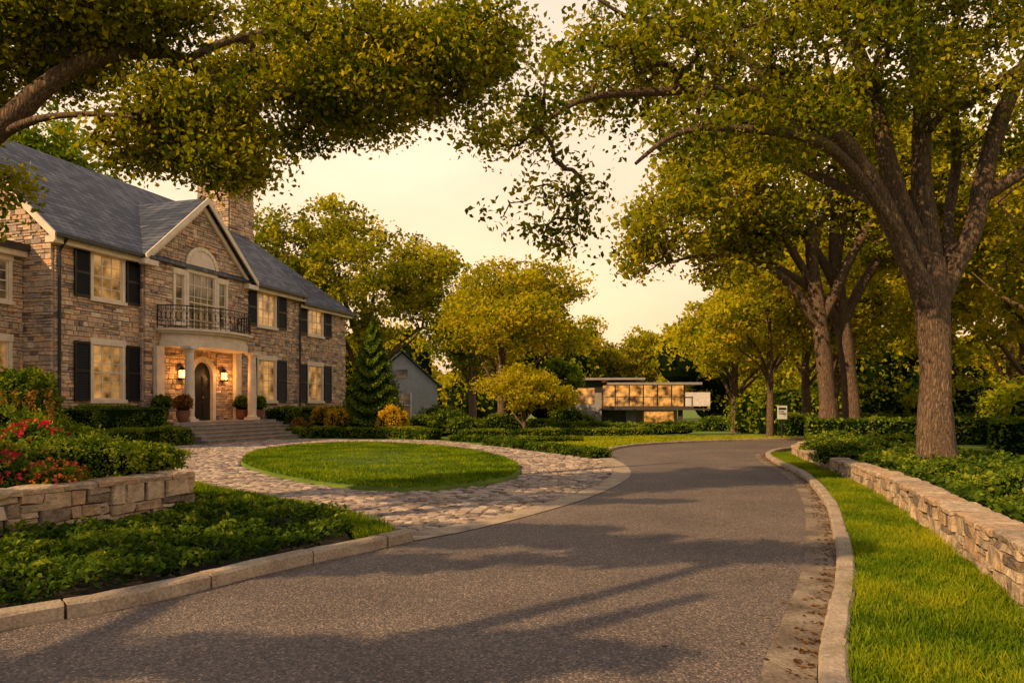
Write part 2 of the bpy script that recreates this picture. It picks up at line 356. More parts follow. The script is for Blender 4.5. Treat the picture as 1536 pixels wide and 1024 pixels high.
def ring(f,z,jit):
    out=[]
    for sx,sy in ((-1,-1),(1,-1),(1,1),(-1,1)):
        lx=cx+sx*hw*f+rng.normal(size=n)*jit; ly=cy+sy*hh*f+rng.normal(size=n)*jit
        out.append(np.stack([lx*ca-ly*sa,lx*sa+ly*ca,z+rng.normal(size=n)*jit*.4],1))
    return out
r0=ring(1,np.zeros(n),.004); r1=ring(.96,top*.7,.007); r2=ring(.70,top,.008)
v=rng.random(n)
for a,b in ((r0,r1),(r1,r2)):
    for i in range(4):
        j=(i+1)%4; q.add(np.stack([a[i],a[j],b[j],b[i]],1),v)
q.add(np.stack(r2,1),v)
q.obj('cobblestone_driveway',M['cobble'])
mb=MB(); k=len(isl); rings=[(1.0,.0),(.995,.05),(.96,.075),(.6,.10),(.2,.12)]
vs=[(isc[0]+(p[0]-isc[0])*f,isc[1]+(p[1]-isc[1])*f,z) for f,z in rings for p in isl]
fs=[(a*k+i,a*k+(i+1)%k,(a+1)*k+(i+1)%k,(a+1)*k+i) for a in range(len(rings)-1) for i in range(k)]; fs.append(tuple(range(4*k,5*k)))
mb.raw(vs,fs); mb.obj('lawn_island',M['lawn'],smooth=True)
def grass(name,poly,n,h,z=0.0,w=.008,seed=1,vb=.5):
    r=np.random.default_rng(seed); P=sample_poly(poly,n,r)
    nz=vnoise(np.c_[P,np.zeros(n)],.9); n3=vnoise(np.c_[P,np.zeros(n)],4)
    H=h*(.5+.7*r.random(n))*(1+.4*nz+.3*n3); a=r.random(n)*6.283; d=np.stack([np.cos(a),np.sin(a)],1)
    lean=r.normal(size=(n,2))*.45
    W=w*(.7+.8*r.random(n)); B=np.c_[P,np.full(n,z)]
    t=np.c_[lean*H[:,None],H]
    dd=np.c_[d*W[:,None],np.zeros(n)]
    q=QB(); q.add(np.stack([B-dd,B+dd,B+t+dd*.25,B+t-dd*.25],1),np.clip(vb+nz*.5+n3*.3+r.normal(size=n)*.18,0,1)); return q.obj(name,M['grass'])
isl_in=isc+(isl-isc)*.985
grass('lawn_island_grass',isl_in,60000,.065,.085,.012,2,.38)
K2=offset(REs,.47)
wall_r=cr([(3.3,3.4),(3.75,4.6),(4.2,6.03),(4.72,7.48),(5.45,9.6),(6.27,12.06),(7.0,14.7),(7.6,17.3),(8.0,19.2),(8.5,21.6),(9.2,23.8),(10.6,25.9),(12.9,27.6),(16.5,28.9),(25,30.5)],8)
vk=K2[(K2[:,1]>2.0)&(K2[:,1]<24)]; vw=wall_r[(wall_r[:,1]<23.8)]
verge=np.concatenate([vk,vw[::-1]])
rv=120; A=resn(vk,rv); B=resn(np.r_[[[2.3,2.0]],vw],rv)
strip('grass_verge',A,B,.06,M['lawn'],3)
grass('grass_verge_blades',verge,100000,.085,.05,.006,3,.58)
lawnL=[(-1.45,9.2),(-1.75,10.1),(-2.35,10.9),(-3.25,11.9),(-4.5,13.1),(-6.7,15.2),(-8.6,14.6),(-4.9,11.9),(-3.0,10.5),(-2.1,9.4),(-1.8,8.7)]
mb=MB(); mb.face([(x,y,.05) for x,y in lawnL][::-1])
mb.obj('grass_edging',M['lawn']); grass('grass_edging_blades',lawnL,16000,.09,.045,.008,4,.5)
grass('back_lawn_blades',[(3.0,24.5),(3.3,27),(4.6,29.6),(7.5,32.2),(12,34.4),(18,36.3),(12,37.5),(0,37),(-1.5,33),(.5,29)],36000,.10,.0,.02,5,.85)

# ------------------------------------------------------------ stone walls
def stones(mb,s0,s1,z0,z1,fmap,holes=(),clip=None,hr=(.10,.24),wr=(.16,.52),depth=.10,gap=.008,seed=1,split=.35,jit=.008,jd=1.5,dv=(.72,1.15)):
    rr=random.Random(seed); br=sorted(set([z0,z1]+[z for h in holes for z in (h[2],h[3]) if z0<z<z1]))
    for za,zb in zip(br[:-1],br[1:]):
        zc=za
        while zc<zb-1e-6:
            h=rr.uniform(*hr)
            if zb-zc-h<hr[0]: h=zb-zc
            if h>hr[1]*1.35: h=(zb-zc)/2
            zt=min(zc+h,zb); zm=(zc+zt)/2
            iv=[(s0,s1)]
            if clip: iv=[clip(zm)]
            for hx0,hx1,hz0,hz1 in holes:
                if hz0<zm<hz1:
                    ni=[]
                    for a,b in iv:
                        if hx1<=a or hx0>=b: ni.append((a,b)); continue
                        if hx0>a: ni.append((a,hx0))
                        if hx1<b: ni.append((hx1,b))
                    iv=ni
            for a,b in iv:
                if b-a<.03: continue
                s=a
                while s<b-1e-6:
                    w=rr.uniform(*wr)
                    if b-s-w<wr[0]*.6: w=b-s
                    parts=[(zc,zt)]
                    if zt-zc>hr[0]*1.6 and rr.random()<split:
                        m=zc+(zt-zc)*rr.uniform(.35,.65); parts=[(zc,m),(m,zt)]
                    for (p0,p1) in parts:
                        D=depth*rr.uniform(*dv); J=lambda: rr.uniform(-jit,jit); ins=.012
                        c=[(s+gap,p0+gap),(s+w-gap,p0+gap),(s+w-gap,p1-gap),(s+gap,p1-gap)]
                        f=[(s+gap+ins,p0+gap+ins),(s+w-gap-ins,p0+gap+ins),(s+w-gap-ins,p1-gap-ins),(s+gap+ins,p1-gap-ins)]
                        jj=[(J(),J(),J()) for _ in range(4)]
                        back=[fmap(x+j[0],z+j[1],0) for (x,z),j in zip(c,jj)]
                        midr=[fmap(x+j[0],z+j[1],D-.018) for (x,z),j in zip(c,jj)]
                        fr=[fmap(x+j[0]*1.6,z+j[1]*1.6,D+j[2]*jd) for (x,z),j in zip(f,jj)]
                        mb.raw(back+midr+fr,[(0,1,5,4),(1,2,6,5),(2,3,7,6),(3,0,4,7),(4,5,9,8),(5,6,10,9),(6,7,11,10),(7,4,8,11),(8,9,10,11)],rr.random())
                    s+=w
            zc=zt
def garden_wall(name,line,hfun,th,side=1,seed=1,z0=0):
    root=empty(name); line=resample(line,.1); d=np.r_[0,np.cumsum(np.linalg.norm(np.diff(line,axis=0),axis=1))]
    t=np.gradient(line,axis=0); t/=np.linalg.norm(t,axis=1)[:,None]; nn=np.stack([t[:,1],-t[:,0]],1)*side
    def at(s):
        return (np.interp(s,d,line[:,0]),np.interp(s,d,line[:,1]),np.interp(s,d,nn[:,0]),np.interp(s,d,nn[:,1]))
    capt=.07
    def fm(s,z,dd):
        x,y,a,b=at(s); H=hfun(s/d[-1])-capt
        wob=.02*noise.noise(Vector((s*1.3,z*3,seed)))
        return (x+a*dd,y+b*dd,z0+(z*H)+wob*(0<z<1))
    mb=MB()
    rs_=random.Random(seed); s=0
    while s<d[-1]-.01:
        e=min(s+rs_.uniform(.9,1.9),d[-1]); 
        if d[-1]-e<.5: e=d[-1]
        H=hfun((s+e)/2/d[-1])-capt
        stones(mb,s,e,0,1,fm,hr=(.085/H,.20/H),wr=(.13,.42),depth=.075,gap=.008,seed=rs_.randint(0,9999),split=.25,jit=.014,jd=1.4,dv=(.55,1.35)); s=e
    mb.obj('stone_facing',M['gstone'],root)
    mb=MB(); A=line+nn*.02; B=line-nn*th; n=len(line); vs=[];fs=[]
    for i in range(n):
        H=hfun(d[i]/d[-1])-capt-.004
        vs+=[(A[i,0],A[i,1],z0-.05),(A[i,0],A[i,1],z0+H),(B[i,0],B[i,1],z0+H),(B[i,0],B[i,1],z0-.05)]
    for i in range(n-1):
        for j in range(3): fs.append((i*4+j,i*4+j+1,(i+1)*4+j+1,(i+1)*4+j))
    fs.append((0,1,2,3)); fs.append((n*4-1,n*4-2,n*4-3,n*4-4)); mb.raw(vs,fs); mb.obj('core',M['dmortar'],root)
    mb=MB(); rr=random.Random(seed+7); s=0
    while s<d[-1]-.05:
        w=rr.uniform(.25,.62); e=min(s+w,d[-1])
        if d[-1]-e<.2: e=d[-1]
        ns=5; vs=[];ss=np.linspace(s+.006,e-.006,ns); tz=rr.uniform(-.015,.02); ov=.09+rr.uniform(-.03,.025); bk=rr.uniform(-.03,.03); tl=rr.uniform(-.012,.012)
        for ii,x_ in enumerate(ss):
            x,y,a,b=at(x_); H=hfun(x_/d[-1])-capt; eg=.85 if ii in (0,ns-1) else 1
            for (o,z) in ((ov,-.004),(ov+.008,capt*.6),(ov-.025,capt*eg),(-th-.03+bk,capt*eg),(-th-.05+bk,capt*.8),(-th-.05+bk,0)):
                vs.append((x+a*o+rr.uniform(-.010,.010),y+b*o+rr.uniform(-.008,.008),z0+H+z+(tz+tl*(ii/ns) if z>.01 else 0)+rr.uniform(-.006,.006)))
        k=6; fs=[(i*k+j,i*k+(j+1)%k,(i+1)*k+(j+1)%k,(i+1)*k+j) for i in range(ns-1) for j in range(k)]
        fs.append(tuple(range(k))); fs.append(tuple(range(ns*k-1,(ns-1)*k-1,-1)))
        mb.raw(vs,fs,rr.uniform(.2,.95)); s=e
    mb.obj('coping',M['gstone'],root)
    return root
garden_wall('stone_garden_wall',wall_r,lambda f:.62-.24*min(1,f*2.2),.26,side=-1,seed=3)
garden_wall('stone_planter_wall',[(-9.2,3.0),(-7.6,5.2),(-5.86,8.39),(-4.7,10.75)],lambda f:.70,.28,side=1,seed=4)
garden_wall('stone_planter_wall',[(-5.0,10.98),(-6.8,12.3),(-9.5,13.9),(-13,15.2)],lambda f:.69,.28,side=1,seed=6)
mb=MB(); mb.face([(x,y,.58) for x,y in [(-9.5,3.0),(-7.95,5.4),(-6.2,8.6),(-5.0,10.8),(-7.0,12.1),(-9.6,13.6),(-13,15),(-40,17),(-40,3)]])
mb.obj('raised_garden_bed',M['soil'])
wl=offset(resample(wall_r,.5),.2)
poly=[(x,y,.36) for x,y in wl]+[(60,34,.36),(60,3,.36)]
mb=MB(); mb.face(poly); mb.obj('raised_woodland_ground',M['lawn'])

# ------------------------------------------------------------ foliage shapes
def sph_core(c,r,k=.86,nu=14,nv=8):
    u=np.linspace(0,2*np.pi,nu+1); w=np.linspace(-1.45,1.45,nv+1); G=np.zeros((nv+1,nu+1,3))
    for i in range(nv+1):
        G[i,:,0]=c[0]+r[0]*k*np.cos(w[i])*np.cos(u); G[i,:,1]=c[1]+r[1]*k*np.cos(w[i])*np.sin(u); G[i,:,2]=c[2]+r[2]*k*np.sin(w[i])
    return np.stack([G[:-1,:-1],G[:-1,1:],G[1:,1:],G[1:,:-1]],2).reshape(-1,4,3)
def shrub(name,blobs,n,size,mat='hedge',seed=1,vb=.5,q=None,core=True):
    r=np.random.default_rng(seed); own=q is None; q=q or QB()
    ar=np.array([(b[3]*b[4]+b[3]*b[5]+b[4]*b[5]) for b in blobs]); ar/=ar.sum()
    for b,a in zip(blobs,ar):
        m=int(n*a); D=r.normal(size=(m,3)); D/=np.linalg.norm(D,axis=1)[:,None]; D[:,2]=np.where(D[:,2]<-.35,-D[:,2],D[:,2])
        nz=vnoise(D*2+np.array(b[:3]),1.3); rad=(.93+.28*nz+.08*r.normal(size=m))
        C=np.array(b[:3])+D*np.array(b[3:6])*rad[:,None]
        q.add(leafq(C,size,r,.3),np.clip(vb+.5*nz+r.normal(size=len(C))*.17,0.05,1))
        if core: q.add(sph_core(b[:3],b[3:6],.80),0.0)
    if own: return q.obj(name,M[mat])
def hedge(name,line,w,z0,h,dens,size,mat='hedge',seed=1,vb=.45):
    r=np.random.default_rng(seed); line=resample(cr(line,6) if len(line)>2 else np.array(line,float),.2)
    d=np.r_[0,np.cumsum(np.linalg.norm(np.diff(line,axis=0),axis=1))]; Lt=d[-1]; q=QB()
    t=np.gradient(line,axis=0); t/=np.linalg.norm(t,axis=1)[:,None]; nn=np.stack([t[:,1],-t[:,0]],1)
    per=2*h+w; n=int(dens*Lt*per)
    s=r.random(n)*Lt; p=r.random(n)*per
    o=np.where(p<h,-w/2,np.where(p<h+w,p-h-w/2,w/2)); z=np.where(p<h,p,np.where(p<h+w,h,per-p))
    cr_=np.clip((np.abs(o)/(w/2))**4*(z/h)**4,0,1); o=o*(1-.12*cr_); z=z*(1-.1*cr_)
    X=np.interp(s,d,line[:,0]); Y=np.interp(s,d,line[:,1]); a=np.interp(s,d,nn[:,0]); b=np.interp(s,d,nn[:,1])
    C=np.stack([X+a*o,Y+b*o,z0+z],1); nz=vnoise(C,1.1); nz2=vnoise(C+7,3)
    k=(nz*.20+nz2*.10)*min(1,h)
    C[:,0]+=a*np.sign(o)*k; C[:,1]+=b*np.sign(o)*k; C[:,2]+=k*.8*(z>h*.8); C+=r.normal(size=C.shape)*.03
    q.add(leafq(C,size,r,.3),np.clip(vb+.4*nz+.5*nz2+r.normal(size=n)*.15,.05,1))
    for e in (0,-1):
        m=int(dens*w*h*1.2); oo=(r.random(m)-.5)*w; zz=r.random(m)*h
        C=np.stack([line[e,0]+nn[e,0]*oo,line[e,1]+nn[e,1]*oo,z0+zz],1)+r.normal(size=(m,3))*.03
        q.add(leafq(C,size,r,.3),np.clip(vb+r.normal(size=m)*.2,.05,1))
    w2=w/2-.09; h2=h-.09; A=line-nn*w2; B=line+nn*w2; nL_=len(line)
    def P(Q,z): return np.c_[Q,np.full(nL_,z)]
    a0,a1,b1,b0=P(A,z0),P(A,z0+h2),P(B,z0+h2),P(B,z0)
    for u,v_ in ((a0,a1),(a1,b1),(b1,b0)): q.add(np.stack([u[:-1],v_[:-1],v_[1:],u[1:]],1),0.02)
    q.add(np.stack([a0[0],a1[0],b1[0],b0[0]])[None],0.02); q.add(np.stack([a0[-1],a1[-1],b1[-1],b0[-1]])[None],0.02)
    return q.obj(name,M[mat])
def cover(name,poly,n,h,size,mat='hedge',seed=1,z0=0,vb=.45,ns=1.2):
    r=np.random.default_rng(seed); P=sample_poly(poly,n,r); nz=vnoise(np.c_[P,np.zeros(n)],ns); n2=vnoise(np.c_[P,np.ones(n)*3],4)
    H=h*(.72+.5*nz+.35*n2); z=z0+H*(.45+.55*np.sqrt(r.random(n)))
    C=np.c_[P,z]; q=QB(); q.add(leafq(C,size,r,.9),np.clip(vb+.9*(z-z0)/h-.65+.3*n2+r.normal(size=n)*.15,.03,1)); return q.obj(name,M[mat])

# ------------------------------------------------------------ trees
def tree(name,limbs,blobs,ncl,npc,lsize,mat='oak',seed=1,clr=.55,vb=.5,gap=-.12,tw=1.0,flare=None,bias=.45):
    r=np.random.default_rng(seed); root=empty(name); mb=MB()
    pos=[]
    for li,lm in enumerate(limbs):
        P=resample(cr(lm,6),.3 if lm[0][3]>.15 else .25)
        n=len(P)
        if li>0:
            fr=np.linspace(0,1,n); ph=r.random(3)*6.28; ln=n*.3
            for ax in range(3): P[:,ax]+=(.05+.035*ln/4)*np.sin(fr*ln*1.15+ph[ax])*np.sin(np.pi*np.clip(fr*1.2,0,.5))*(.8 if ax<2 else 1)
        seg=18 if P[0,3]>.25 else 10
        pts=[Vector(p[:3]) for p in P]; vs=[];fs=[]
        X=None
        for i,p in enumerate(pts):
            d=(pts[min(i+1,n-1)]-pts[max(i-1,0)]).normalized()
            if X is None: X=d.cross(Vector((0.3,1,0.1))).normalized()
            X=(X-d*X.dot(d)).normalized(); Yv=d.cross(X)
            for k in range(seg):
                t=2*math.pi*k/seg; rad=P[i,3]
                q_=p+X*(rad*math.cos(t))+Yv*(rad*math.sin(t))
                rad*=1+.18*noise.noise(Vector((q_.x*2.2,q_.y*2.2,q_.z*.8)))+.08*noise.noise(q_*6)
                if li==0 and flare:
                    hz=P[i,2]-P[0,2]; rad*=1+flare*math.exp(-hz/.28)*(1+.45*math.sin(5*t+seed)); 
                vs.append(p+X*(rad*math.cos(t))+Yv*(rad*math.sin(t)))
        for i in range(n-1):
            for k in range(seg):
                j=(k+1)%seg; fs.append((i*seg+k,i*seg+j,(i+1)*seg+j,(i+1)*seg+k))
        mb.raw(vs,fs)
        lo=int(n*.75) if li==0 else int(n*.25)
        for i in range(lo,n): pos.append(P[i,:3])
    mb.obj('trunk_and_limbs',M['bark'],root,smooth=True)
    B=np.array(blobs,float); vol=(B[:,3]*B[:,4]*B[:,5])**.75; vol/=vol.sum(); C=[]
    while len(C)<ncl:
        b=B[r.choice(len(B),p=vol)]; D=r.normal(size=3); D/=np.linalg.norm(D); rad=(bias**3+(1-bias**3)*r.random())**(1/3)
        c=b[:3]+D*b[3:6]*rad
        if noise.noise(Vector(c*.45)+Vector((seed*3.1,0,0)))<gap: continue
        C.append(c)
    C=np.array(C); base=np.array(pos); dist=np.array([np.min(np.linalg.norm(base-c,axis=1)) for c in C]); C=C[np.argsort(dist)]
    arr=np.zeros((len(pos)+3*ncl,3)); arr[:len(pos)]=base; cnt=len(pos); parent=np.full(len(arr),-1); isleaf=[]
    for c in C:
        dd=np.linalg.norm(arr[:cnt]-c,axis=1)+.25*np.maximum(0,arr[:cnt,2]-c[2]); j=int(np.argmin(dd)); p=arr[j]; v_=c-p; ln=np.linalg.norm(v_)
        prev=j
        for f in (.35,.7,1.0):
            qn=p+v_*f+(r.normal(size=3)*.07*ln+np.array([0,0,.10*ln*math.sin(f*math.pi)]) if f<1 else 0)
            arr[cnt]=qn; parent[cnt]=prev; prev=cnt; cnt+=1
        isleaf.append(cnt-1)
    count=np.zeros(cnt)
    for l in isleaf: count[l]+=1
    for i in range(cnt-1,len(pos)-1,-1): count[parent[i]]+=count[i]
    idx=np.arange(len(pos),cnt); rad=tw*.011*np.sqrt(np.maximum(count,1))
    rp=np.where(parent[idx]<len(pos),rad[idx]*1.25,rad[parent[idx]])
    p0=arr[parent[idx]]; p1=arr[idx]; d=p1-p0; d/=np.linalg.norm(d,axis=1)[:,None]+1e-9
    X=np.cross(d,np.array([.31,.2,.93])); X/=np.linalg.norm(X,axis=1)[:,None]+1e-9; Yv=np.cross(d,X); q=QB(); k=5
    for i in range(k):
        a0=2*math.pi*i/k; a1=2*math.pi*(i+1)/k
        f=lambda a: X*math.cos(a)+Yv*math.sin(a)
        q.add(np.stack([p0+f(a0)*rp[:,None],p0+f(a1)*rp[:,None],p1+f(a1)*rad[idx][:,None],p1+f(a0)*rad[idx][:,None]],1),.5)
    q.obj('twigs',M['bark'],root)
    cs=np.repeat(C,npc,axis=0); n=len(cs); crn=np.repeat(r.normal(size=ncl)*.15,npc)
    G=r.normal(size=(n,3)); G/=np.linalg.norm(G,axis=1)[:,None]; G*=(clr*r.random(n)**.5)[:,None]; G[:,2]*=.6
    rs=np.repeat(.7+.7*r.random(ncl),npc)[:,None]; LC=cs+G*rs
    q=QB(); q.add(leafq(LC,lsize,r,.35,.62),np.clip(vb+crn+r.normal(size=n)*.14,.02,1)); q.obj('leaves',M[mat],root)
    return root
def auto_tree(name,x,y,z0,h,cr_,cb,tr,ncl,npc,ls,mat='oak',seed=1,vb=.5,clr=.8,lean=(0,0),nb=9,gap=-.15,sq=1.0):
    r=np.random.default_rng(seed); fk=z0+(cb-z0)*.9+.05*h
    limbs=[[(x,y,z0-.1,tr*1.15),(x+.05,y,z0+(fk-z0)*.4,tr*.95),(x+lean[0]*.3,y,fk,tr*.85),(x+lean[0]*.6,y+lean[1]*.5,fk+(h-cb)*.3,tr*.55),(x+lean[0],y+lean[1],z0+h*.9,tr*.12)]]
    for i in range(6):
        a=i*1.05+r.random()*.6; q=.55+.35*r.random(); zs=fk-.1*h+.22*h*r.random()*.8; ze=zs+(.14+.25*r.random())*h
        limbs.append([(x+lean[0]*.3,y,zs-.2,tr*.45),(x+math.cos(a)*cr_*q*.35,y+math.sin(a)*cr_*q*.35,zs+(ze-zs)*.5,tr*.33),(x+math.cos(a)*cr_*q*.75,y+math.sin(a)*cr_*q*.75,ze,tr*.2),(x+math.cos(a)*cr_*q,y+math.sin(a)*cr_*q,ze+.06*h,tr*.07)])
    zc=(cb+z0+h)/2; rz=(z0+h-cb)/2; blobs=[(x+lean[0],y+lean[1],zc,cr_*.72,cr_*.72,rz*.8)]
    for i in range(nb):
        a=r.random()*6.283; e=r.uniform(-.6,.95); ce=math.sqrt(1-e*e); k=r.uniform(.28,.45)
        blobs.append((x+lean[0]+math.cos(a)*ce*cr_*.72,y+lean[1]+math.sin(a)*ce*cr_*.72,zc+e*rz*.72,cr_*k,cr_*k,rz*k*sq))
    return tree(name,limbs,blobs,ncl,npc,ls,mat,seed,clr,vb,gap)

tx,ty=8.8,15.2
R1=[[(tx,ty,.2,.40),(tx-.02,ty,1.5,.31),(tx-.04,ty,2.9,.30),(tx-.08,ty,3.8,.33),(tx-.10,ty,4.7,.27)],
 [(tx-.05,ty,3.5,.24),(8.15,14.95,4.5,.22),(7.3,14.5,5.6,.20),(6.2,14.1,6.8,.17),(4.9,13.7,7.55,.14),(3.6,13.3,7.5,.10),(2.3,13.0,7.1,.075),(1.2,12.8,6.8,.05),(.2,12.6,6.2,.025)],
 [(tx-.1,ty,4.0,.20),(8.2,15.2,5.8,.19),(7.5,15.3,7.8,.17),(6.7,15.1,9.6,.14),(5.6,14.6,11.3,.09),(4.6,14,12.4,.04)],
 [(tx-.02,ty,4.2,.22),(8.7,15.4,6.2,.20),(8.55,15.6,8.4,.17),(8.5,15.6,10.6,.14),(8.4,15.5,12.6,.07)],
 [(tx+.02,ty,3.8,.22),(9.3,15.1,5.0,.20),(9.75,14.9,6.7,.18),(10.4,14.8,8.4,.15),(11.4,14.6,10.3,.1),(12.2,14.5,11.5,.05)],
 [(7.7,14.7,5.1,.13),(6.6,13.9,6.0,.11),(5.2,13.2,6.55,.09),(3.9,12.6,6.45,.07),(2.9,12.2,6.1,.05),(2.0,12,5.6,.025)],
 [(9.5,15.0,5.8,.14),(10.6,14.6,6.7,.12),(11.8,14.2,7.5,.1),(13.2,13.8,8.0,.06)],
 [(6.4,14.2,6.6,.12),(5.4,14.8,7.9,.11),(4.2,15.0,8.9,.09),(2.8,14.8,9.5,.05),(1.6,14.6,9.8,.03)],
 [(8.4,15.3,5.2,.12),(7.6,16.2,6.4,.11),(6.4,16.9,7.3,.08),(5.2,17.2,7.8,.05)],
 [(9.05,15.2,4.7,.12),(9.5,15.8,6.6,.11),(9.7,16.2,8.8,.08),(10.1,16.4,10.8,.05)]]
Bl=[(.3,12.8,5.5,1.0,1.2,.95),(.9,13.0,6.8,1.2,1.4,.9),(2.3,13.2,7.5,1.7,1.8,1.2),(-.3,13.0,6.3,.8,1.0,.5),(3.9,13.5,8.4,2.0,2.2,1.6),(2.9,12.6,6.2,1.2,1.2,.6),(5.8,14,8.6,2.3,2.6,1.6),(.9,12.8,4.9,.5,.6,.45),
 (4.8,13.2,6.7,1.3,1.4,.6),(8,14.5,9.3,2.6,3,2.0),(10.6,14.5,8.6,2.4,2.6,2.2),(11.2,14.0,6.3,1.2,1.5,.7),(3.8,15,10,2.0,2.2,1.4),(6.0,15,11.5,2.8,3.0,1.6),(9.2,15.5,12,3.4,3.4,2.0),(12.5,14.5,10.5,2.4,2.6,2.2),(12.8,14.0,7.6,1.6,2,1.2),(6.8,16.8,7.6,1.8,1.6,1.0)]
tree('oak_tree',R1,Bl,1050,82,.115,'oak',5,.55,.58,-.08,1.0,.4)
R2=[[(-9.6,9.6,.5,.5),(-9.5,9.6,2.5,.42),(-9.3,9.6,4.6,.42)],
 [(-9.3,9.6,4.0,.3),(-8.2,9.5,4.6,.22),(-7.2,9.5,4.95,.17),(-6.5,9.5,5.35,.14),(-5.8,9.6,5.95,.115),(-4.9,9.7,6.2,.10),(-4.2,9.9,6.1,.08),(-3.7,10,5.9,.065),(-3.0,10.1,6.15,.055),(-2.2,10.3,6.3,.045),(-1.2,10.5,6.55,.03),(-.3,10.6,6.8,.018)],
 [(-9.2,9.6,4.6,.3),(-8.4,9.8,6.3,.2),(-7.2,10,7.5,.14),(-5.8,10.3,8.2,.10),(-4,10.6,8.6,.06),(-2.3,10.8,8.7,.03)],
 [(-9.3,9.6,4.6,.32),(-9.6,9.8,7,.25),(-9.8,10,9.5,.12),(-9.8,10,11,.05)],
 [(-4.6,9.8,6.15,.06),(-3.9,10.3,6.8,.05),(-3,10.8,7.3,.04),(-2,11.2,7.4,.02)],
 [(-6.8,9.5,5.1,.07),(-6.2,9.3,5.3,.05),(-5.4,9.2,5.25,.035),(-4.6,9.2,5.2,.02)]]
Bl=[(-6.4,9.9,5.7,1.0,1.0,.5),(-6.6,9.9,6.6,1.1,1.2,.6),(-5.5,10.1,5.75,1.0,1.0,.45),(-5.4,9.8,6.8,1.3,1.4,.5),(-4.4,9.9,5.6,.9,.9,.35),(-3.9,10,5.05,.6,.8,.45),(-4.6,9.9,6.75,1.3,1.4,.5),(-3.2,10.2,5.75,.9,1.1,.4),(-3.5,10.2,6.75,1.3,1.3,.5),(-2.2,10.4,6.0,1.0,1,.45),(-2.3,10.4,6.9,1.2,1.2,.5),(-1.2,10.6,6.5,1.0,1.1,.5),(-.6,10.8,7.0,.8,1,.45),
 (-7.0,9.6,4.6,.9,1.0,.6),(-6.4,9.6,5.0,.7,.7,.45),(-5.0,9.8,5.2,.7,.7,.3),(-8.2,9.8,5.9,1.2,1.4,.8),(-4.0,10.6,7.8,2.2,1.2,.5)]
tree('oak_tree',R2,Bl,1500,78,.086,'oak',8,.40,.62,-.32,.8,.3)
def T2(x,y,seed,lm):
    L0=[[(x,y,.2,.42),(x-.05,y,1.8,.31),(x-.25,y,4.0,.29),(x-.5,y,5.8,.27),(x-.7,y,8,.2),(x-.6,y,11,.08)],
     [(x-.4,y,4.6,.2),(x-1.2,y-.2,5.7,.18),(x-2.4,y-.5,6.6,.15),(x-3.9,y-.8,7.2,.12),(x-5.2,y-1,7.2,.08),(x-6.4,y-1.2,6.8,.04)],
     [(x-.3,y,4.9,.2),(x+.5,y,6.5,.18),(x+1.4,y,8.2,.15),(x+2.4,y,10.2,.08)],
     [(x-.6,y,6.2,.17),(x-1.6,y,7.9,.14),(x-2.9,y,9.6,.10),(x-4.2,y,11.0,.05)],
     [(x-.6,y,7.0,.16),(x-.2,y,9.2,.13),(x+.4,y,11.2,.07)]]
    return tree('oak_tree',L0,lm,460,66,.21,'oak',seed,.85,.66,-.12,1.3,.35)
T2(12.1,28,21,[(6.0,27,8.2,1.9,2,1.3),(5.2,27,7.0,1.1,1.4,.8),(7.6,27.3,9.8,2.4,2.4,1.7),(9.8,27.6,10.8,2.8,2.6,1.9),(12.2,28,11.4,3.0,2.8,2.2),(8.2,27,6.3,1.5,1.6,.6),(14.5,28,9.6,2.6,2.6,2.0),(10,27.4,8.5,1.8,2,.8),(7,27,12,2.6,2.6,1.6)])
T2(13.3,28.7,22,[(15.5,29.6,11.6,3.0,3,2.4),(17.5,30,8.5,2.4,2.6,2),(12,29.6,13,3.4,3,1.8),(15,29.6,8.2,2,2,1.0),(10.0,29,9,2,2,1.2),(8.6,29,7.6,1.8,2,1)])
auto_tree('maple_tree',13.0,37,0,9.0,4.0,3.0,.18,250,55,.24,'oak',31,.78,.8)
auto_tree('maple_tree',16.0,40,0,11.5,4.4,3.5,.24,240,55,.26,'oak',32,.74,.9)
auto_tree('maple_tree',18.8,24,.36,12.5,4.6,4.2,.26,240,55,.22,'oak',33,.76,.8)
auto_tree('maple_tree',22,31,.36,13,5.2,3.8,.28,240,55,.26,'oak',34,.76,.9)
auto_tree('maple_tree',16.8,20.5,.36,9.5,3.0,3.4,.14,180,55,.17,'oak',35,.76,.6)
auto_tree('maple_tree',27,38,0,15,6.5,3.2,.32,260,60,.33,'oak',36,.76,1.1)
auto_tree('maple_tree',21,48,-.3,15,6.5,3.0,.32,260,60,.36,'oak',37,.78,1.1)
auto_tree('maple_tree',34,50,-.3,18,8,2.5,.35,260,60,.42,'oak',38,.74,1.3)
auto_tree('maple_tree',17.0,56,-.5,12.5,5,2.5,.3,230,55,.36,'oak',39,.78,1.1)
# trees added behind the viewpoint, crowns shaped in thin bands for road shadow streaks
def spread_tree(x,y,y0,y1,seed,n=11):
    r=np.random.default_rng(seed); limbs=[[(x,y,0,.45),(x,y,2,.36),(x,y,4.2,.34),(x,y,6.5,.2),(x,y,8.5,.08)]]; bl=[]
    ysb=np.linspace(y0,y1,n)
    for i,yy in enumerate(ysb):
        yy+=r.normal()*.12; xc=x+r.uniform(-1.4,1.6); z=r.uniform(5.4,8.2); rx=r.uniform(1.6,3.0)
        bl.append((xc,yy,z,rx,r.uniform(.14,.30),r.uniform(.12,.28)))
        if i%2==0: limbs.append([(x,y,4.0+r.random(),.16),(x+(xc-x)*.5,y+(yy-y)*.6,z-.7,.1),(xc,yy,z,.06),(xc+rx*.8,yy,z+.1,.02)])
    return tree('unseen_shade_tree',limbs,bl,400,55,.15,'oak',seed,.24,.5,-.6,.7,.3,.1)
spread_tree(-9.6,-2.0,-6.5,2.2,61,12)
spread_tree(-10.5,4.6,1.6,7.6,62,8)
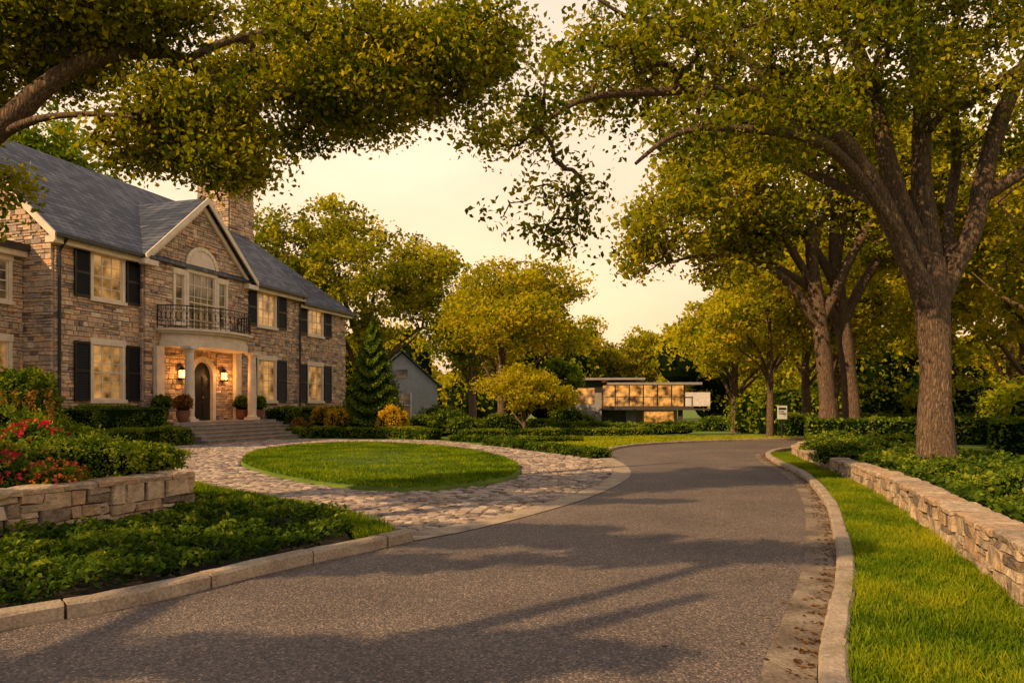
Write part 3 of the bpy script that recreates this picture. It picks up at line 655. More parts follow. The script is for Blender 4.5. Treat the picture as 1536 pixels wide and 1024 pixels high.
# left/back
auto_tree('elm_tree',-12.5,62,-.7,20.5,8.2,4,.5,450,60,.36,'oak',51,.64,1.2)
auto_tree('elm_tree',-21,58,-.6,20,7.5,5,.5,360,55,.36,'oak',52,.56,1.2)
auto_tree('elm_tree',-33,50,-.3,22,8,5,.5,360,55,.36,'green',53,.55,1.2)
auto_tree('elm_tree',-4.0,74,-1,14,6.0,3.5,.4,270,55,.38,'oak',54,.55,1.2)
auto_tree('maple_tree',-.6,41,0,10.2,4.9,3.0,.26,430,60,.22,'oak',55,.80,.8,sq=.8)
auto_tree('maple_tree',.6,37.5,0,3.7,2.7,1.0,.12,150,60,.16,'oak',56,.86,.5)
q=QB(); r=np.random.default_rng(77)
for i in range(46):
    ang=-.72+1.5*i/45; Dm=r.uniform(105,150); x=Dm*math.tan(ang*.9)+r.normal()*2; h=r.uniform(9,14)+ (4 if ang>.25 else 0)+(5 if ang<-.15 else 0)
    if -.05<ang<.25: h=r.uniform(10,17)
    bl=[(x+r.normal()*3,Dm+r.normal()*2,zg(Dm)+h*f,5*k,5*k,h*.33*k) for f,k in ((.3,1.1),(.55,1.0),(.75,.75),(.6,.8),(.7,.5))]
    shrub('',bl,2300,.75,seed=100+i,vb=.64+r.normal()*.1,q=q)
q.obj('distant_trees',M['oak'])
q=QB()
for i in range(16):
    x=r.uniform(14,50); y=r.uniform(42,62); shrub('',[(x,y,.6,3,2,2.6),(x+2,y,.4,2.5,2,1.8)],1500,.3,seed=200+i,vb=.75,q=q)
for i in range(8):
    x=r.uniform(16,34); y=r.uniform(22,36); shrub('',[(x,y,.8,1.6,1.4,1.7)],1500,.18,seed=230+i,vb=.75,q=q)
q.obj('woodland_understorey',M['green'])
# conifer
q=QB(); r=np.random.default_rng(5); n=21000; z=r.random(n)**1.25; H=6.0; a=r.random(n)*6.283; rr_=1.75*(1-z)**.85*(.82+.22*np.sin(z*60+3*np.sin(a*3))+.12*r.normal(size=n)); 
cxx,cyy=-7.35,38.8
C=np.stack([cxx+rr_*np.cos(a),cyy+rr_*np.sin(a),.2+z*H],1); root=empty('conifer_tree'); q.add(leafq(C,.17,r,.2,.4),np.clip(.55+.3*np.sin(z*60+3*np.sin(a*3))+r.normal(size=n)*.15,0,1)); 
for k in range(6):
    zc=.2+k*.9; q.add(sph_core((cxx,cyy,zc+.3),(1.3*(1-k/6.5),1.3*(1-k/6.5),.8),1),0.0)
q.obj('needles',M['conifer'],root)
mb=MB(); mb.cyl((cxx,cyy,0),[(.14,-.05),(.1,2),(.03,5.8)],8); mb.obj('trunk',M['bark'],root)

# ------------------------------------------------------------ stone house
RZ=math.atan2(.9593,.2825)
H=empty('stone_house',(-17.2,27.5,0),RZ)
def hw_(x,y):
    return (-17.2+.2825*x-.9593*y, 27.5+.9593*x+.2825*y)
W=22.3; EV=8.0
wins=[]
for a,b in ((1.71,3.14),(12.37,13.87)):
    wins+=[(a,b,5.9,7.68),(a,b,1.85,4.05)]
for a,b in ((17.75,19.3),): wins+=[(a,b,5.9,7.5),(a,b,1.85,4.0)]
mbc=MB()
mbc.box(0,16.4,0,10,0,EV-.02)
mbc.extrude([(0,0,EV),(0,10,EV),(0,5,12.35)],(16.4,0,0))
mbc.box(16.4,W,.3,9.7,0,EV-.32)
mbc.box(4.1,11.1,-.3,0,0,EV-.02)
mbc.extrude([(4.1,-.3,EV-.02),(11.1,-.3,EV-.02),(7.6,-.3,11.05)],(0,3,0))
mbc.box(-7,0,1.45,9,0,7.55)
mbc.obj('wall_core',M['mortar'],H)
st=MB(); tr=.15
def hol(w): return [(a-tr,b+tr,z0-.14,z1+.26) for a,b,z0,z1 in w]
stones(st,0.0,4.1,.3,EV-.32,lambda s,z,d:(s,-d,z),hol(wins[:2]),seed=11)
stones(st,11.1,16.4,.3,EV-.32,lambda s,z,d:(s,-d,z),hol(wins[2:4]),seed=12)
stones(st,16.4,W,.3,EV-.62,lambda s,z,d:(s,.3-d,z),hol(wins[4:6]),seed=13)
bayholes=[(5.72,9.5,5.0,7.95),(6.55,8.65,7.95,8.95),(6.75,8.65,.9,4.1)]
def gclip(z):
    if z<EV: return (4.1,11.1)
    f=(z-EV)/(11.0-EV); return (4.1+3.5*f+.1,11.1-3.5*f-.1)
stones(st,4.1,11.1,.3,10.85,lambda s,z,d:(s,-.3-d,z),bayholes,gclip,seed=14)
stones(st,0,.3,.3,EV-.3,lambda s,z,d:(4.1-d*.6,-s,z),seed=15,wr=(.3,.4))
def eclip(z):
    if z<EV: return (0,5.5)
    f=(z-EV)/(12.3-EV); return (5*f+.1,10-5*f-.1)
stones(st,0,10,.3,12.2,lambda s,z,d:(-d,s,z),(),eclip,seed=16)
stones(st,-5,-.1,.3,7.1,lambda s,z,d:(s,1.45-d,z),[(-2.1,-.55,5.4,7.3),(-2.1,-.55,1.7,4.2)],seed=17)
stones(st,.3,9.7,.3,EV-.62,lambda s,z,d:(W+d,s,z),seed=18)
cx0,cx1,cy0,cy1=15.2,17.4,3.9,6.1
stones(st,cx0,cx1,10.5,15.1,lambda s,z,d:(s,cy0-d,z),seed=19); stones(st,cy0,cy1,10.5,15.1,lambda s,z,d:(cx0-d,s,z),seed=20); stones(st,cy0,cy1,10.5,15.1,lambda s,z,d:(cx1+d,s,z),seed=21)
st.obj('stone_walls',M['stone'],H)
ch=MB(); ch.box(cx0,cx1,cy0,cy1,10,15.1); ch.box(cx0-.18,cx1+.18,cy0-.18,cy1+.18,15.1,15.3); ch.box(cx0-.28,cx1+.28,cy0-.28,cy1+.28,15.303,15.5)
ch.obj('chimney',M['mortar'],H)
ch=MB()
for i in range(3): ch.cyl((cx0+.45+i*.65,5,15.5),[(.24,0),(.2,.15),(.18,.6),(.23,.66),(.23,.75)],12)
ch.obj('chimney_pots',M['terra'],H)
rf=MB()
def slab(mb,pts,th=.12): mb.extrude(pts,(0,0,th))
def qroof(x0,x1,ye,ze,yr,zr,yb):
    slab(rf,[(x0,ye,ze),(x1,ye,ze),(x1,yr,zr),(x0,yr,zr)]); slab(rf,[(x0,yr+.002,zr),(x1,yr+.002,zr),(x1,yb,ze),(x0,yb,ze)])
qroof(-.4,16.6,-.55,EV-.08,5,12.75,10.55)
slab(rf,[(16.6,-.2,EV-.38),(W+.5,-.2,EV-.38),(19.3,5,11.9),(16.6,5,11.9)])
slab(rf,[(W+.5,-.2,EV-.38),(W+.5,10.2,EV-.38),(19.3,5,11.9)])
slab(rf,[(16.6,5.002,11.9),(19.3,5.002,11.9),(W+.5,10.2,EV-.38),(16.6,10.2,EV-.38)])
slab(rf,[(3.8,-.75,7.9),(7.6,-.75,11.25),(7.6,3.6,11.25),(3.8,-.42,7.9)],.13)
slab(rf,[(11.4,-.75,7.9),(11.4,-.42,7.9),(7.602,3.6,11.25),(7.602,-.75,11.25)],.13)
rf.obj('slate_roof',M['slate'],H)
t=MB()
for x0,x1 in ((-.35,3.8),(11.42,16.45)): t.box(x0,x1,-.42,-.001,EV-.33,EV-.1)
t.box(16.5,W+.35,-.1,.29,EV-.62,EV-.40)
for sx in (-1,1):
    p=[(7.6+sx*3.85,-.80,7.78),(7.6+sx*3.85,-.80,8.02),(7.6+sx*.001,-.80,11.40),(7.6+sx*.001,-.80,11.10)]
    t.extrude(p,(0,.07,0))
    p=[(7.6+sx*3.6,-.52,7.68),(7.6+sx*3.6,-.52,7.93),(7.6+sx*.001,-.52,11.12),(7.6+sx*.001,-.52,10.82)]
    t.extrude(p,(0,.12,0))
    t.box(min(7.6+sx*3.9,7.6+sx*3.1),max(7.6+sx*3.9,7.6+sx*3.1),-.74,-.42,7.6,7.82)
for (ya,yb) in ((-.6,5),(10.6,5)):
    t.extrude([(-.47,ya,EV-.32),(-.47,ya,EV+.0),(-.47,yb,12.86),(-.47,yb,12.5)],(.07,0,0))
t.box(-7,-.12,1.1,1.44,7.2,7.5)
def window(a,b,z0,z1,y,cols=3,rows=4,trim=True,gm=None):
    if trim:
        t.box(a-tr,a,y-.13,y-.001,z0,z1); t.box(b,b+tr,y-.13,y-.001,z0,z1)
        t.box(a-tr-.03,b+tr+.03,y-.15,y-.001,z1,z1+.26); t.box(a-tr-.06,b+tr+.06,y-.2,y-.001,z0-.14,z0)
    f=.05
    t.box(a+.001,a+f,y-.08,y-.004,z0+.001,z1-.001); t.box(b-f,b-.001,y-.08,y-.004,z0+.001,z1-.001); t.box(a+f,b-f,y-.08,y-.004,z0+.001,z0+f+.02); t.box(a+f,b-f,y-.08,y-.004,z1-f,z1-.001)
    zm=(z0+z1)/2; t.box(a+f,b-f,y-.075,y-.004,zm-.025,zm+.025)
    for i in range(1,cols):
        x=a+(b-a)*i/cols; t.box(x-.018,x+.018,y-.055,y-.004,z0+f+.02,zm-.025); t.box(x-.018,x+.018,y-.055,y-.004,zm+.025,z1-f)
    for i in range(1,rows):
        if i*2==rows: continue
        z=z0+(z1-z0)*i/rows; t.box(a+f,b-f,y-.052,y-.004,z-.016,z+.016)
    gm.box(a+.02,b-.02,y-.025,y-.003,z0+.02,z1-.02)
G1=MB();G2=MB();SH=MB()
def shutter(a,b,z0,z1,y):
    y-=.125; f=.07
    SH.box(a,a+f,y-.06,y,z0,z1); SH.box(b-f,b,y-.06,y,z0,z1)
    zm=(z0+z1)/2
    for u,v_ in ((z0,z0+.1),(zm-.05,zm+.05),(z1-.1,z1)): SH.box(a+f,b-f,y-.06,y,u,v_)
    for u,v_ in ((z0+.1,zm-.05),(zm+.05,z1-.1)):
        z=u+.01
        while z<v_-.03:
            SH.extrude([(a+f,y-.05,z),(b-f,y-.05,z),(b-f,y-.01,z+.05),(a+f,y-.01,z+.05)],(0,0,.012)); z+=.062
    SH.box(a+f,b-f,y-.008,y,z0+.1,z1-.1)
for i,(a,b,z0,z1) in enumerate(wins):
    y=.3 if i>=4 else 0
    window(a,b,z0,z1,y,3,4 if z1>5 else 6,gm=G1)
    sw=.72 if i<2 else .85
    shutter(a-tr-.05-sw,a-tr-.05,z0-.05,z1+.08,y); shutter(b+tr+.05,b+tr+.05+sw,z0-.05,z1+.08,y)
yb=-.3
window(6.72,8.48,5.05,7.75,yb,4,5,gm=G2); 
window(5.88,6.40,5.35,7.55,yb,1,4,gm=G2); window(8.80,9.32,5.35,7.55,yb,1,4,gm=G2)
arc=[(7.6+1.05*math.cos(i*math.pi/20),yb-.13,8.03+.95*math.sin(i*math.pi/20)) for i in range(21)]
t.extrude(arc,(0,.125,0))
arc=[(7.6+.85*math.cos(i*math.pi/20),yb-.15,8.06+.74*math.sin(i*math.pi/20)) for i in range(21)]
t.extrude(arc,(0,.015,0))
for i in range(13):
    a0=i*math.pi/13;a1=(i+.93)*math.pi/13
    P=[(7.6+rr_*math.cos(a),yb-.17,8.03+rr_*.92*math.sin(a)) for rr_,a in ((.92,a0),(1.12,a0),(1.12,a1),(.92,a1))]
    t.extrude(P,(0,.05,0))
window(-1.95,-.7,5.5,7.0,1.45,2,4,gm=G2); window(-1.95,-.7,1.9,4.0,1.45,2,4,gm=G1)
dx0,dx1=6.95,8.25; dc=7.6
D=MB(); arch=[(dx1,yb-.04,.9),(dx1,yb-.04,3.0)]+[(dc+.65*math.cos(i*math.pi/16),yb-.04,3.0+.65*math.sin(i*math.pi/16)) for i in range(1,16)]+[(dx0,yb-.04,3.0),(dx0,yb-.04,.9)]
D.extrude(arch,(0,.03,0))
for px0,px1 in ((7.05,7.55),(7.65,8.15)):
    for z0,z1 in ((1.05,1.75),(1.85,2.4),(2.5,3.0)):
        D.box(px0,px1,yb-.06,yb-.041,z0,z1); D.box(px0+.07,px1-.07,yb-.08,yb-.061,z0+.07,z1-.07)
D.obj('front_door',M['door'],H)
mbk=MB(); mbk.cyl((7.68,yb-.11,1.95),[(.035,0),(.035,.09)],10); mbk.obj('door_handle',plain('brass',(.5,.33,.12),.3,metal=1),H)
t.box(6.72,6.94,yb-.2,yb-.002,.9,3.0); t.box(8.26,8.48,yb-.2,yb-.002,.9,3.0)
n=11
for i in range(n):
    a0=i*math.pi/n+.01;a1=(i+1)*math.pi/n-.01
    P=[(dc+rr_*math.cos(a),yb-.2,3.0+rr_*math.sin(a)) for rr_,a in ((.66,a0),(.92,a0),(.92,a1),(.66,a1))]
    t.extrude(P,(0,.196,0))
S2=MB(); S2.box(6.5,8.7,yb-.03,yb-.001,3.0,4.2); S2.obj('arch_infill',M['mortar'],H)
S3=MB()
stones(S3,6.75,8.65,3.0,4.1,lambda s,z,d:(s,yb-d*.7,z),clip=lambda z:(6.75,7.6-math.sqrt(max(0,.9**2-(z-3)**2))),seed=31)
stones(S3,6.75,8.65,3.0,4.1,lambda s,z,d:(s,yb-d*.7,z),clip=lambda z:(7.6+math.sqrt(max(0,.9**2-(z-3)**2)),8.65),seed=32)
S3.obj('arch_stones',M['stone'],H)
pcx=7.5
def half_ell(a,b,z,n=28,y0=-.42): return [(pcx+a*math.cos(math.pi*i/n),y0-b*math.sin(math.pi*i/n),z) for i in range(n+1)][::-1]
t.extrude(half_ell(2.62,1.75,4.2),(0,0,.3)); t.extrude(half_ell(2.55,1.68,4.502),(0,0,.28)); t.extrude(half_ell(2.72,1.85,4.785),(0,0,.1)); t.extrude(half_ell(2.85,1.98,4.888),(0,0,.1))
for x,y in ((5.3,-1.65),(9.7,-1.65)):
    t.box(x-.27,x+.27,y-.27,y+.27,.9,1.02)
    t.cyl((x,y,1.021),[(.25,0),(.25,.06),(.2,.1),(.215,.8),(.205,1.6),(.175,2.9),(.2,2.95),(.2,3.0),(.25,3.06)],24)
    t.box(x-.26,x+.26,y-.26,y+.26,4.085,4.198)
for x in (4.75,10.05):
    t.box(x-.22,x+.22,-.62,-.42,.9,4.198)
t.obj('trim_and_frames',M['cream'],H)
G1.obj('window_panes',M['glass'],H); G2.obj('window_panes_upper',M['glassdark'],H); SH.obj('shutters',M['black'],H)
ir=MB(); el=half_ell(2.74,1.87,5.0,60)
for z,rd in ((5.10,.018),(5.28,.013),(5.82,.013),(5.98,.026)): ir.tube([(p[0],p[1],z) for p in el],rd)
for i in range(0,61,2):
    p=el[i]; ir.tube([(p[0],p[1],4.99),(p[0],p[1],5.98)],.024 if i%12==0 else .011,5)
for i in range(0,60,4):
    P=[]
    for k in range(13):
        f=k/12; idx=i+f*4; j=min(int(idx),59); g_=idx-j; x=el[j][0]*(1-g_)+el[j+1][0]*g_; yy=el[j][1]*(1-g_)+el[j+1][1]*g_
        P.append((x,yy,5.55+.24*math.sin(f*2*math.pi)))
    ir.tube(P,.012,5); ir.tube([(p[0],p[1],11.1-p[2]) for p in P],.012,5)
ir.obj('balcony_railing',M['iron'],H)
s=MB(); s.box(3.7,10.9,-2.2,-.42,0,.9)
for i in range(5): s.box(3.7-.03*i,10.9+.03*i,-2.2-.36*(i+1)-.02,-2.2-.36*i,0.0,.9-.15*(i+1))
for i in range(5): s.box(3.66-.03*i,10.94+.03*i,-2.2-.36*(i+1)-.05,-2.2-.36*i-.004,.9-.15*(i+1)+.001,.9-.15*(i+1)+.04)
s.obj('front_steps',M['step'],H)
gt=MB(); 
for x0,x1 in ((-.45,3.85),(11.35,16.55)): gt.box(x0,x1,-.66,-.5,EV-.13,EV+.0)
gt.box(16.6,W+.6,-.31,-.17,EV-.44,EV-.31); gt.box(-7,-.12,.98,1.1,7.42,7.6)
gt.tube([(.12,-.56,7.9),(.12,-.2,7.5),(.12,-.17,7.3),(.12,-.17,.3)],.055,8); gt.tube([(16.25,-.5,7.9),(16.25,-.18,7.5),(16.25,-.18,.3)],.05,8)
gt.box(-7,-.0,1.0,9,7.6,7.68)
gt.obj('gutters',M['gutter'],H)
for i,x in enumerate((6.15,9.05)):
    lm=MB(); lm.box(x-.09,x+.09,-.61,-.43,2.88,3.2); lm.obj('lantern_glass_%d'%i,M['lamp'],H)
    fr=MB()
    for sx in (-1,1):
        for sy in (0,1): fr.box(x+sx*.11-.012,x+sx*.11+.012,-.635+sy*.21,-.615+sy*.21,2.8,3.25)
    fr.box(x-.13,x+.13,-.65,-.39,2.78,2.848); fr.cyl((x,-.52,3.2),[(.17,0),(.1,.12),(.02,.2)],8); fr.tube([(x,-.52,3.4),(x,-.5,3.5),(x,-.36,3.45)],.015)
    fr.obj('lantern_frame_%d'%i,M['iron'],H)
    l=bpy.data.lights.new('lantern_light','POINT'); l.energy=45; l.color=(1,.45,.12); l.shadow_soft_size=.08
    lo=bpy.data.objects.new('lantern_light_%d'%i,l); lo.location=(x,-.85,3.0); lo.parent=H; COL.objects.link(lo)
def pot(name,x,y,z,mat,vb,seed,h=.55,R=.5):
    root=empty(name,(0,0,0)); mb=MB(); mb.cyl((x,y,z),[(.16,0),(.2,.05),(.3,.35),(.27,.42),(.31,.46),(.31,.5)],16); mb.obj('pot',M['terra'],root,True)
    q=QB(); shrub('',[(x,y,z+.5+h*.6,R,R,h)],1500,.09,seed=seed,vb=vb,q=q); q.obj('plant',M[mat],root)
for i,(lx,ly,mt) in enumerate(((4.6,-1.9,'dry'),(10.4,-1.5,'hedge'),(4.5,-.9,'hedge'),(9.9,-.9,'hedge'))):
    X,Y=hw_(lx,ly); pot('potted_plant',X,Y,.9,mt,.5,300+i,.42,.4)
X,Y=hw_(11.4,-3.2); shrub('flowering_shrub',[(X,Y,.4,.5,.5,.5)],1500,.08,'dry',66,.6)

# ------------------------------------------------------------ hedges & shrubs
def hl(pts): return [hw_(a,b) for a,b in pts]
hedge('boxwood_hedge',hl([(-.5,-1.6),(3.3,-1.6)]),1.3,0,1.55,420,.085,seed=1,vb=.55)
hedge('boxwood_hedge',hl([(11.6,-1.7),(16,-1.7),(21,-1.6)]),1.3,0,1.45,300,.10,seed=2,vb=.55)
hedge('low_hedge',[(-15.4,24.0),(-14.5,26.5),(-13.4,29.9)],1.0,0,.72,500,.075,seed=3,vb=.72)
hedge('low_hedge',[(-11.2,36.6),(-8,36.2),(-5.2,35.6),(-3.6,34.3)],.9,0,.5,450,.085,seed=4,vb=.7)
shrub('golden_shrub',[(-6.0,36.9,.75,.8,.7,.75)],2600,.1,'yellow',67,.75)
shrub('golden_shrub',[(-8.9,37.4,.8,.6,.6,.7)],1500,.1,'yellow',68,.65)
shrub('golden_shrub',[(-10.0,38.6,.9,.6,.6,.65)],1500,.1,'yellow',69,.5)
for i,(x,y,rx,rz) in enumerate(((-4.6,38,.9,.9),(-3.4,39.5,1.2,1.1),(-2.4,37.6,1.0,.8),(-.6,39.6,1.2,.9),(1.4,39.8,1.0,.7),(2.8,38,1.2,.6),(4.2,39.5,1.3,.6),(6.0,40,1.3,.5),(-4.2,42.5,1.4,1.3),(3.3,43,1.3,1.2),(7.6,41,1.2,.5),(9.0,42,1.3,.5))):
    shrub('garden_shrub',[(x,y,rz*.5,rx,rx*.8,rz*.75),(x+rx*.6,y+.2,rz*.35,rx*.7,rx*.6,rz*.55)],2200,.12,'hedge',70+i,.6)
hedge('low_hedge',[(-2.5,35.2),(0,36),(3.5,36.8),(7,37.2)],.9,0,.42,420,.09,seed=7,vb=.65)
hedge('groundcover_hedge',[(-.9,29.6),(.0,28.3),(1.0,26.2),(2.0,24.2),(2.75,22.6)],.75,0,.28,600,.075,seed=5,vb=.5)
hedge('groundcover_hedge',[(-2.6,33.6),(-1.4,32.4),(.8,31.6),(3.0,31.8)],.8,0,.25,500,.08,seed=6,vb=.55)
ivp=[(-6.2,2.0),(-4.8,4.4),(-3.98,5.6),(-3.47,6.1),(-3.07,6.65),(-2.5,7.65),(-1.85,8.55),(-2.15,9.5),(-3.0,10.5),(-4.9,12.0),(-6.9,13.4),(-7.4,13.0),(-4.6,10.8),(-5.75,8.3),(-7.5,5.1),(-9,2.8)]
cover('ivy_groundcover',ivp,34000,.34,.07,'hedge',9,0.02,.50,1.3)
mb=MB(); mb.face([(x,y,.042) for x,y in ivp]); mb.obj('garden_bed',M['soil'])
pl=[(-6.1,10.3,.85,.85,.8,.42),(-5.7,11.3,.8,.6,.6,.3),(-7.4,9.6,.9,.8,.7,.45),(-7.3,11.6,.9,.9,.8,.5)]
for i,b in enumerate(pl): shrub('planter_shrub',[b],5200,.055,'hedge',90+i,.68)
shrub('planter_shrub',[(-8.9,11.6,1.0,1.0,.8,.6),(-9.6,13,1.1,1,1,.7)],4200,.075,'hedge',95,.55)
fp=[(-7.0,8.4,.72,.7,.7,.35),(-6.5,9.2,.74,.5,.5,.32),(-8.2,8.6,.8,.7,.7,.42),(-7.9,10.4,.95,.6,.5,.42),(-8.6,6.8,.7,.9,.9,.35),(-6.45,8.2,.65,.35,.45,.22),(-5.9,9.4,.7,.35,.4,.24),(-9.2,9.8,.95,.8,.7,.5),(-6.9,10.6,1.0,.45,.45,.42)]
for i,b in enumerate(fp):
    root=empty('flower_plant'); q=QB(); shrub('',[b],3000,.06,seed=110+i,vb=.6,q=q); q.obj('leaves',M['hedge'],root)
    r=np.random.default_rng(i); D_=r.normal(size=(85,3)); D_/=np.linalg.norm(D_,axis=1)[:,None]; D_[:,2]=abs(D_[:,2]); ctr=np.array(b[:3])+D_*np.array(b[3:6])*1.08
    cc=np.repeat(ctr,6,axis=0)+r.normal(size=(510,3))*.020; q=QB(); q.add(leafq(cc,.045,r,.6,.8),np.repeat(np.clip((.15 if i%3 else .9)+.35*r.normal(size=85),0,1),6)); q.obj('flowers',M['flower'],root)
for i,(x,y,z,rx,rz) in enumerate(((-13.2,19,.7,1.2,.85),(-15.0,20.5,.8,1.3,1.0),(-12.2,17.4,.6,1.0,.6),(-17,21.5,1.0,1.4,1.2),(-14.9,23,.7,1.0,.8),(-11.3,16.3,.5,.9,.5),(-16.5,24.6,1.2,1.1,1.3))):
    shrub('garden_shrub',[(x,y,z,rx,rx*.8,rz),(x+.6*rx,y-.2,z*.8,rx*.6,rx*.6,rz*.7)],3600,.09,'hedge' if i%2 else 'green',120+i,.58)
for i,(x,y) in enumerate(((-15.2,22.2),(-14.3,21.6),(-16.2,22.8))):
    shrub('tall_perennial',[(x,y,2.0,.8,.7,.7),(x+.3,y,1.5,.7,.6,.8)],2200,.13,'green',140+i,.45,core=False)
root=empty('flame_grass'); q=QB(); r=np.random.default_rng(4)
for k in range(18):
    bx,by=-13.6+r.normal()*.8,19.9+r.normal()*.4; n=40; z=1.2+r.random(n)*.9; q.add(leafq(np.stack([bx+r.normal(size=n)*.05,by+r.normal(size=n)*.05,z],1),.10,r,.1,.4),.4+.5*r.random(n))
q.obj('plumes',M['dry'],root)
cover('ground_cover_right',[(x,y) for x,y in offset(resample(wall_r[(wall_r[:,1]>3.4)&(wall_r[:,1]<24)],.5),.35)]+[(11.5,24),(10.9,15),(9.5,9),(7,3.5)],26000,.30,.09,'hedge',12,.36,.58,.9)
rs=[(6.9,9.6,.8,.42),(6.2,8.1,.75,.36),(7.8,10.6,.9,.45),(8.7,9.0,.9,.45),(5.6,6.6,.7,.33),(7.5,12.6,.55,.3),(8.1,17.8,.8,.34),(7.9,15.6,.5,.26),(9.2,18.8,.9,.4),(9.0,21,.7,.32),(9.9,22.6,.8,.36),(10.6,20.5,1.0,.45),(10.8,24.2,.9,.42),(7.1,7.4,.85,.4),(12.2,26,.9,.4)]
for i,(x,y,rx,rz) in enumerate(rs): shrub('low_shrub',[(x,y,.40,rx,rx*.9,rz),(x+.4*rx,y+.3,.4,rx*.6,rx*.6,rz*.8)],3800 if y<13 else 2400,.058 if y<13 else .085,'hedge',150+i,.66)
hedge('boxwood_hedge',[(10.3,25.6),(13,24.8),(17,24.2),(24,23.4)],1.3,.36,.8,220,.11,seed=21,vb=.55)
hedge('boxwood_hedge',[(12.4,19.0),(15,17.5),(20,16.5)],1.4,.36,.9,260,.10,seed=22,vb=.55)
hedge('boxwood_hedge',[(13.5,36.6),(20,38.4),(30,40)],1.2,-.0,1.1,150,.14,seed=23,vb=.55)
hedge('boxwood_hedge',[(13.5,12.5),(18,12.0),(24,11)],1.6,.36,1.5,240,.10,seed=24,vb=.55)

r=np.random.default_rng(31); n=1900; s=r.integers(8,len(REs)*6//10,n); o=.30-np.abs(r.normal(size=n))*.09
G_=offset(REs,.0); T_=offset(REs,1.0)-G_
C=np.c_[REs[s]+T_[s]*o[:,None]+r.normal(size=(n,2))*.04,.022+.012*r.random(n)]; q=QB(); q.add(leafq(C,.04,r,3.0,.7),r.random(n)*.7)
n=60; s=r.integers(4,len(REs)//2,n); o=-r.random(n)**2*1.5; C=np.c_[REs[s]+T_[s]*o[:,None],.018+.006*r.random(n)]; q.add(leafq(C,.04,r,4,.7),r.random(n)*.7)
q.obj('fallen_leaves',M['dry'])

# ------------------------------------------------------------ modern house (far)
Z=-1.55; MH=empty('modern_house',(14.8,88,-.05),math.radians(-6)); MH.scale=(1.06,1.06,1.06)
w=MB(); w.box(-7.6,-3.8,0,9,Z,3.7); w.box(-3.0,5.0,3.0,9,Z,1.1); w.box(-1.0,.2,1.2,3,Z,1.0); w.obj('walls',M['mod'],MH)
w=MB(); w.box(-3.8,6.2,1.6,9,1.36,1.5); w.box(-3.8,6.4,-.6,9,1.1,1.35); w.box(-3.8,-3.2,.9,1.5,Z,1.1); w.box(4.8,5.3,.2,.7,Z,1.1); w.box(-3.9,8.2,-.6,-.35,.92,1.1); w.obj('deck',M['moddark'],MH)
w=MB(); w.box(-8.4,1.0,-1.6,9.5,4.28,4.52); w.box(-3.2,7.2,-1.4,9.5,3.75,4.0); w.obj('roof',M['roofm'],MH)
w=MB(); w.box(-3.7,5.6,1.55,8.9,1.36,3.72); w.box(-6.6,-4.6,-.04,-.01,1.6,3.4); w.obj('glazing',M['glassmod'],MH)
w=MB(); 
for x in (-3.7,-2.2,-.6,1.0,2.6,4.2,5.6): w.box(x-.06,x+.06,1.42,1.54,1.36,3.74)
for x in (-3.6,-2,0,2,4,6.2): w.box(x-.03,x+.03,-.58,-.52,1.35,2.35)
w.box(-3.7,6.3,-.6,-.5,2.35,2.42); w.box(-7.6,-3.8,-.1,-.01,3.5,4.28)
for i in range(9): w.box(-7.2+i*.38,-6.8+i*.38,-1.6,-.5,Z+i*.3,Z+.1+i*.3)
w.obj('posts_and_railing',M['moddark'],MH)
w=MB(); w.box(5.5,8.2,-.5,-.42,1.36,2.9); w.box(8.1,8.2,-.42,2.5,1.36,2.9); w.obj('balcony_screen',plain('frosted_screen',(.75,.66,.62),.5),MH)
w=MB(); w.box(1.2,4.6,2.9,2.99,-1.2,.7); w.obj('lower_glazing',M['glassmod'],MH)
for i,(x,y,rx,rz) in enumerate(((8.5,82,1.8,.9),(11,84,1.6,.8),(14.5,83,1.8,.7),(18,84,1.7,.8),(20,83,2,.8),(23,84,2,1.2),(6,80,2.2,1.6),(26,80,2.4,2.6))):
    shrub('garden_shrub',[(x,y,zg(y)+rz*.4,rx,rx*.8,rz)],1500,.25,'hedge',170+i,.6)
auto_tree('maple_tree',5.2,78,-1.3,7.5,2.2,1.0,.2,140,50,.32,'green',71,.55,.8)
auto_tree('maple_tree',27,76,-1.2,10,3.8,1.0,.25,170,50,.36,'oak',72,.72,.9)
auto_tree('elm_tree',9,108,-1.6,16,6,1,.3,220,50,.5,'oak',73,.7,1.2)
auto_tree('elm_tree',19,112,-1.6,14.5,6,1,.3,220,50,.5,'oak',74,.72,1.2)

CT=empty('clapboard_cottage',(-8.1,54,zg(54)),math.radians(14))
w=MB(); w.box(-2.6,2.6,0,8,0,3.6); w.extrude([(-2.6,0,3.6),(2.6,0,3.6),(0,0,5.9)],(0,8,0))
for i in range(16): w.box(-2.62,2.62,-.03,-.003,.1+i*.22,.28+i*.22)
w.obj('walls',M['grey'],CT)
w=MB(); slab(w,[(-2.95,-.3,3.35),(0,-.3,6.0),(0,8.3,6.0),(-2.95,8.3,3.35)]); slab(w,[(2.95,-.3,3.35),(2.95,8.3,3.35),(.002,8.3,6.0),(.002,-.3,6.0)]); w.obj('roof',M['slate'],CT)
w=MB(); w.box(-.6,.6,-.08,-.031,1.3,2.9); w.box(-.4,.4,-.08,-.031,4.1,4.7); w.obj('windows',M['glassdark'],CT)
w=MB(); w.box(-.72,-.6,-.1,-.032,1.2,3.0); w.box(.6,.72,-.1,-.032,1.2,3.0); w.box(-.03,.03,-.1,-.082,1.3,2.9); w.box(-.6,.6,-.1,-.082,2.07,2.13); w.obj('window_frames',M['white'],CT)

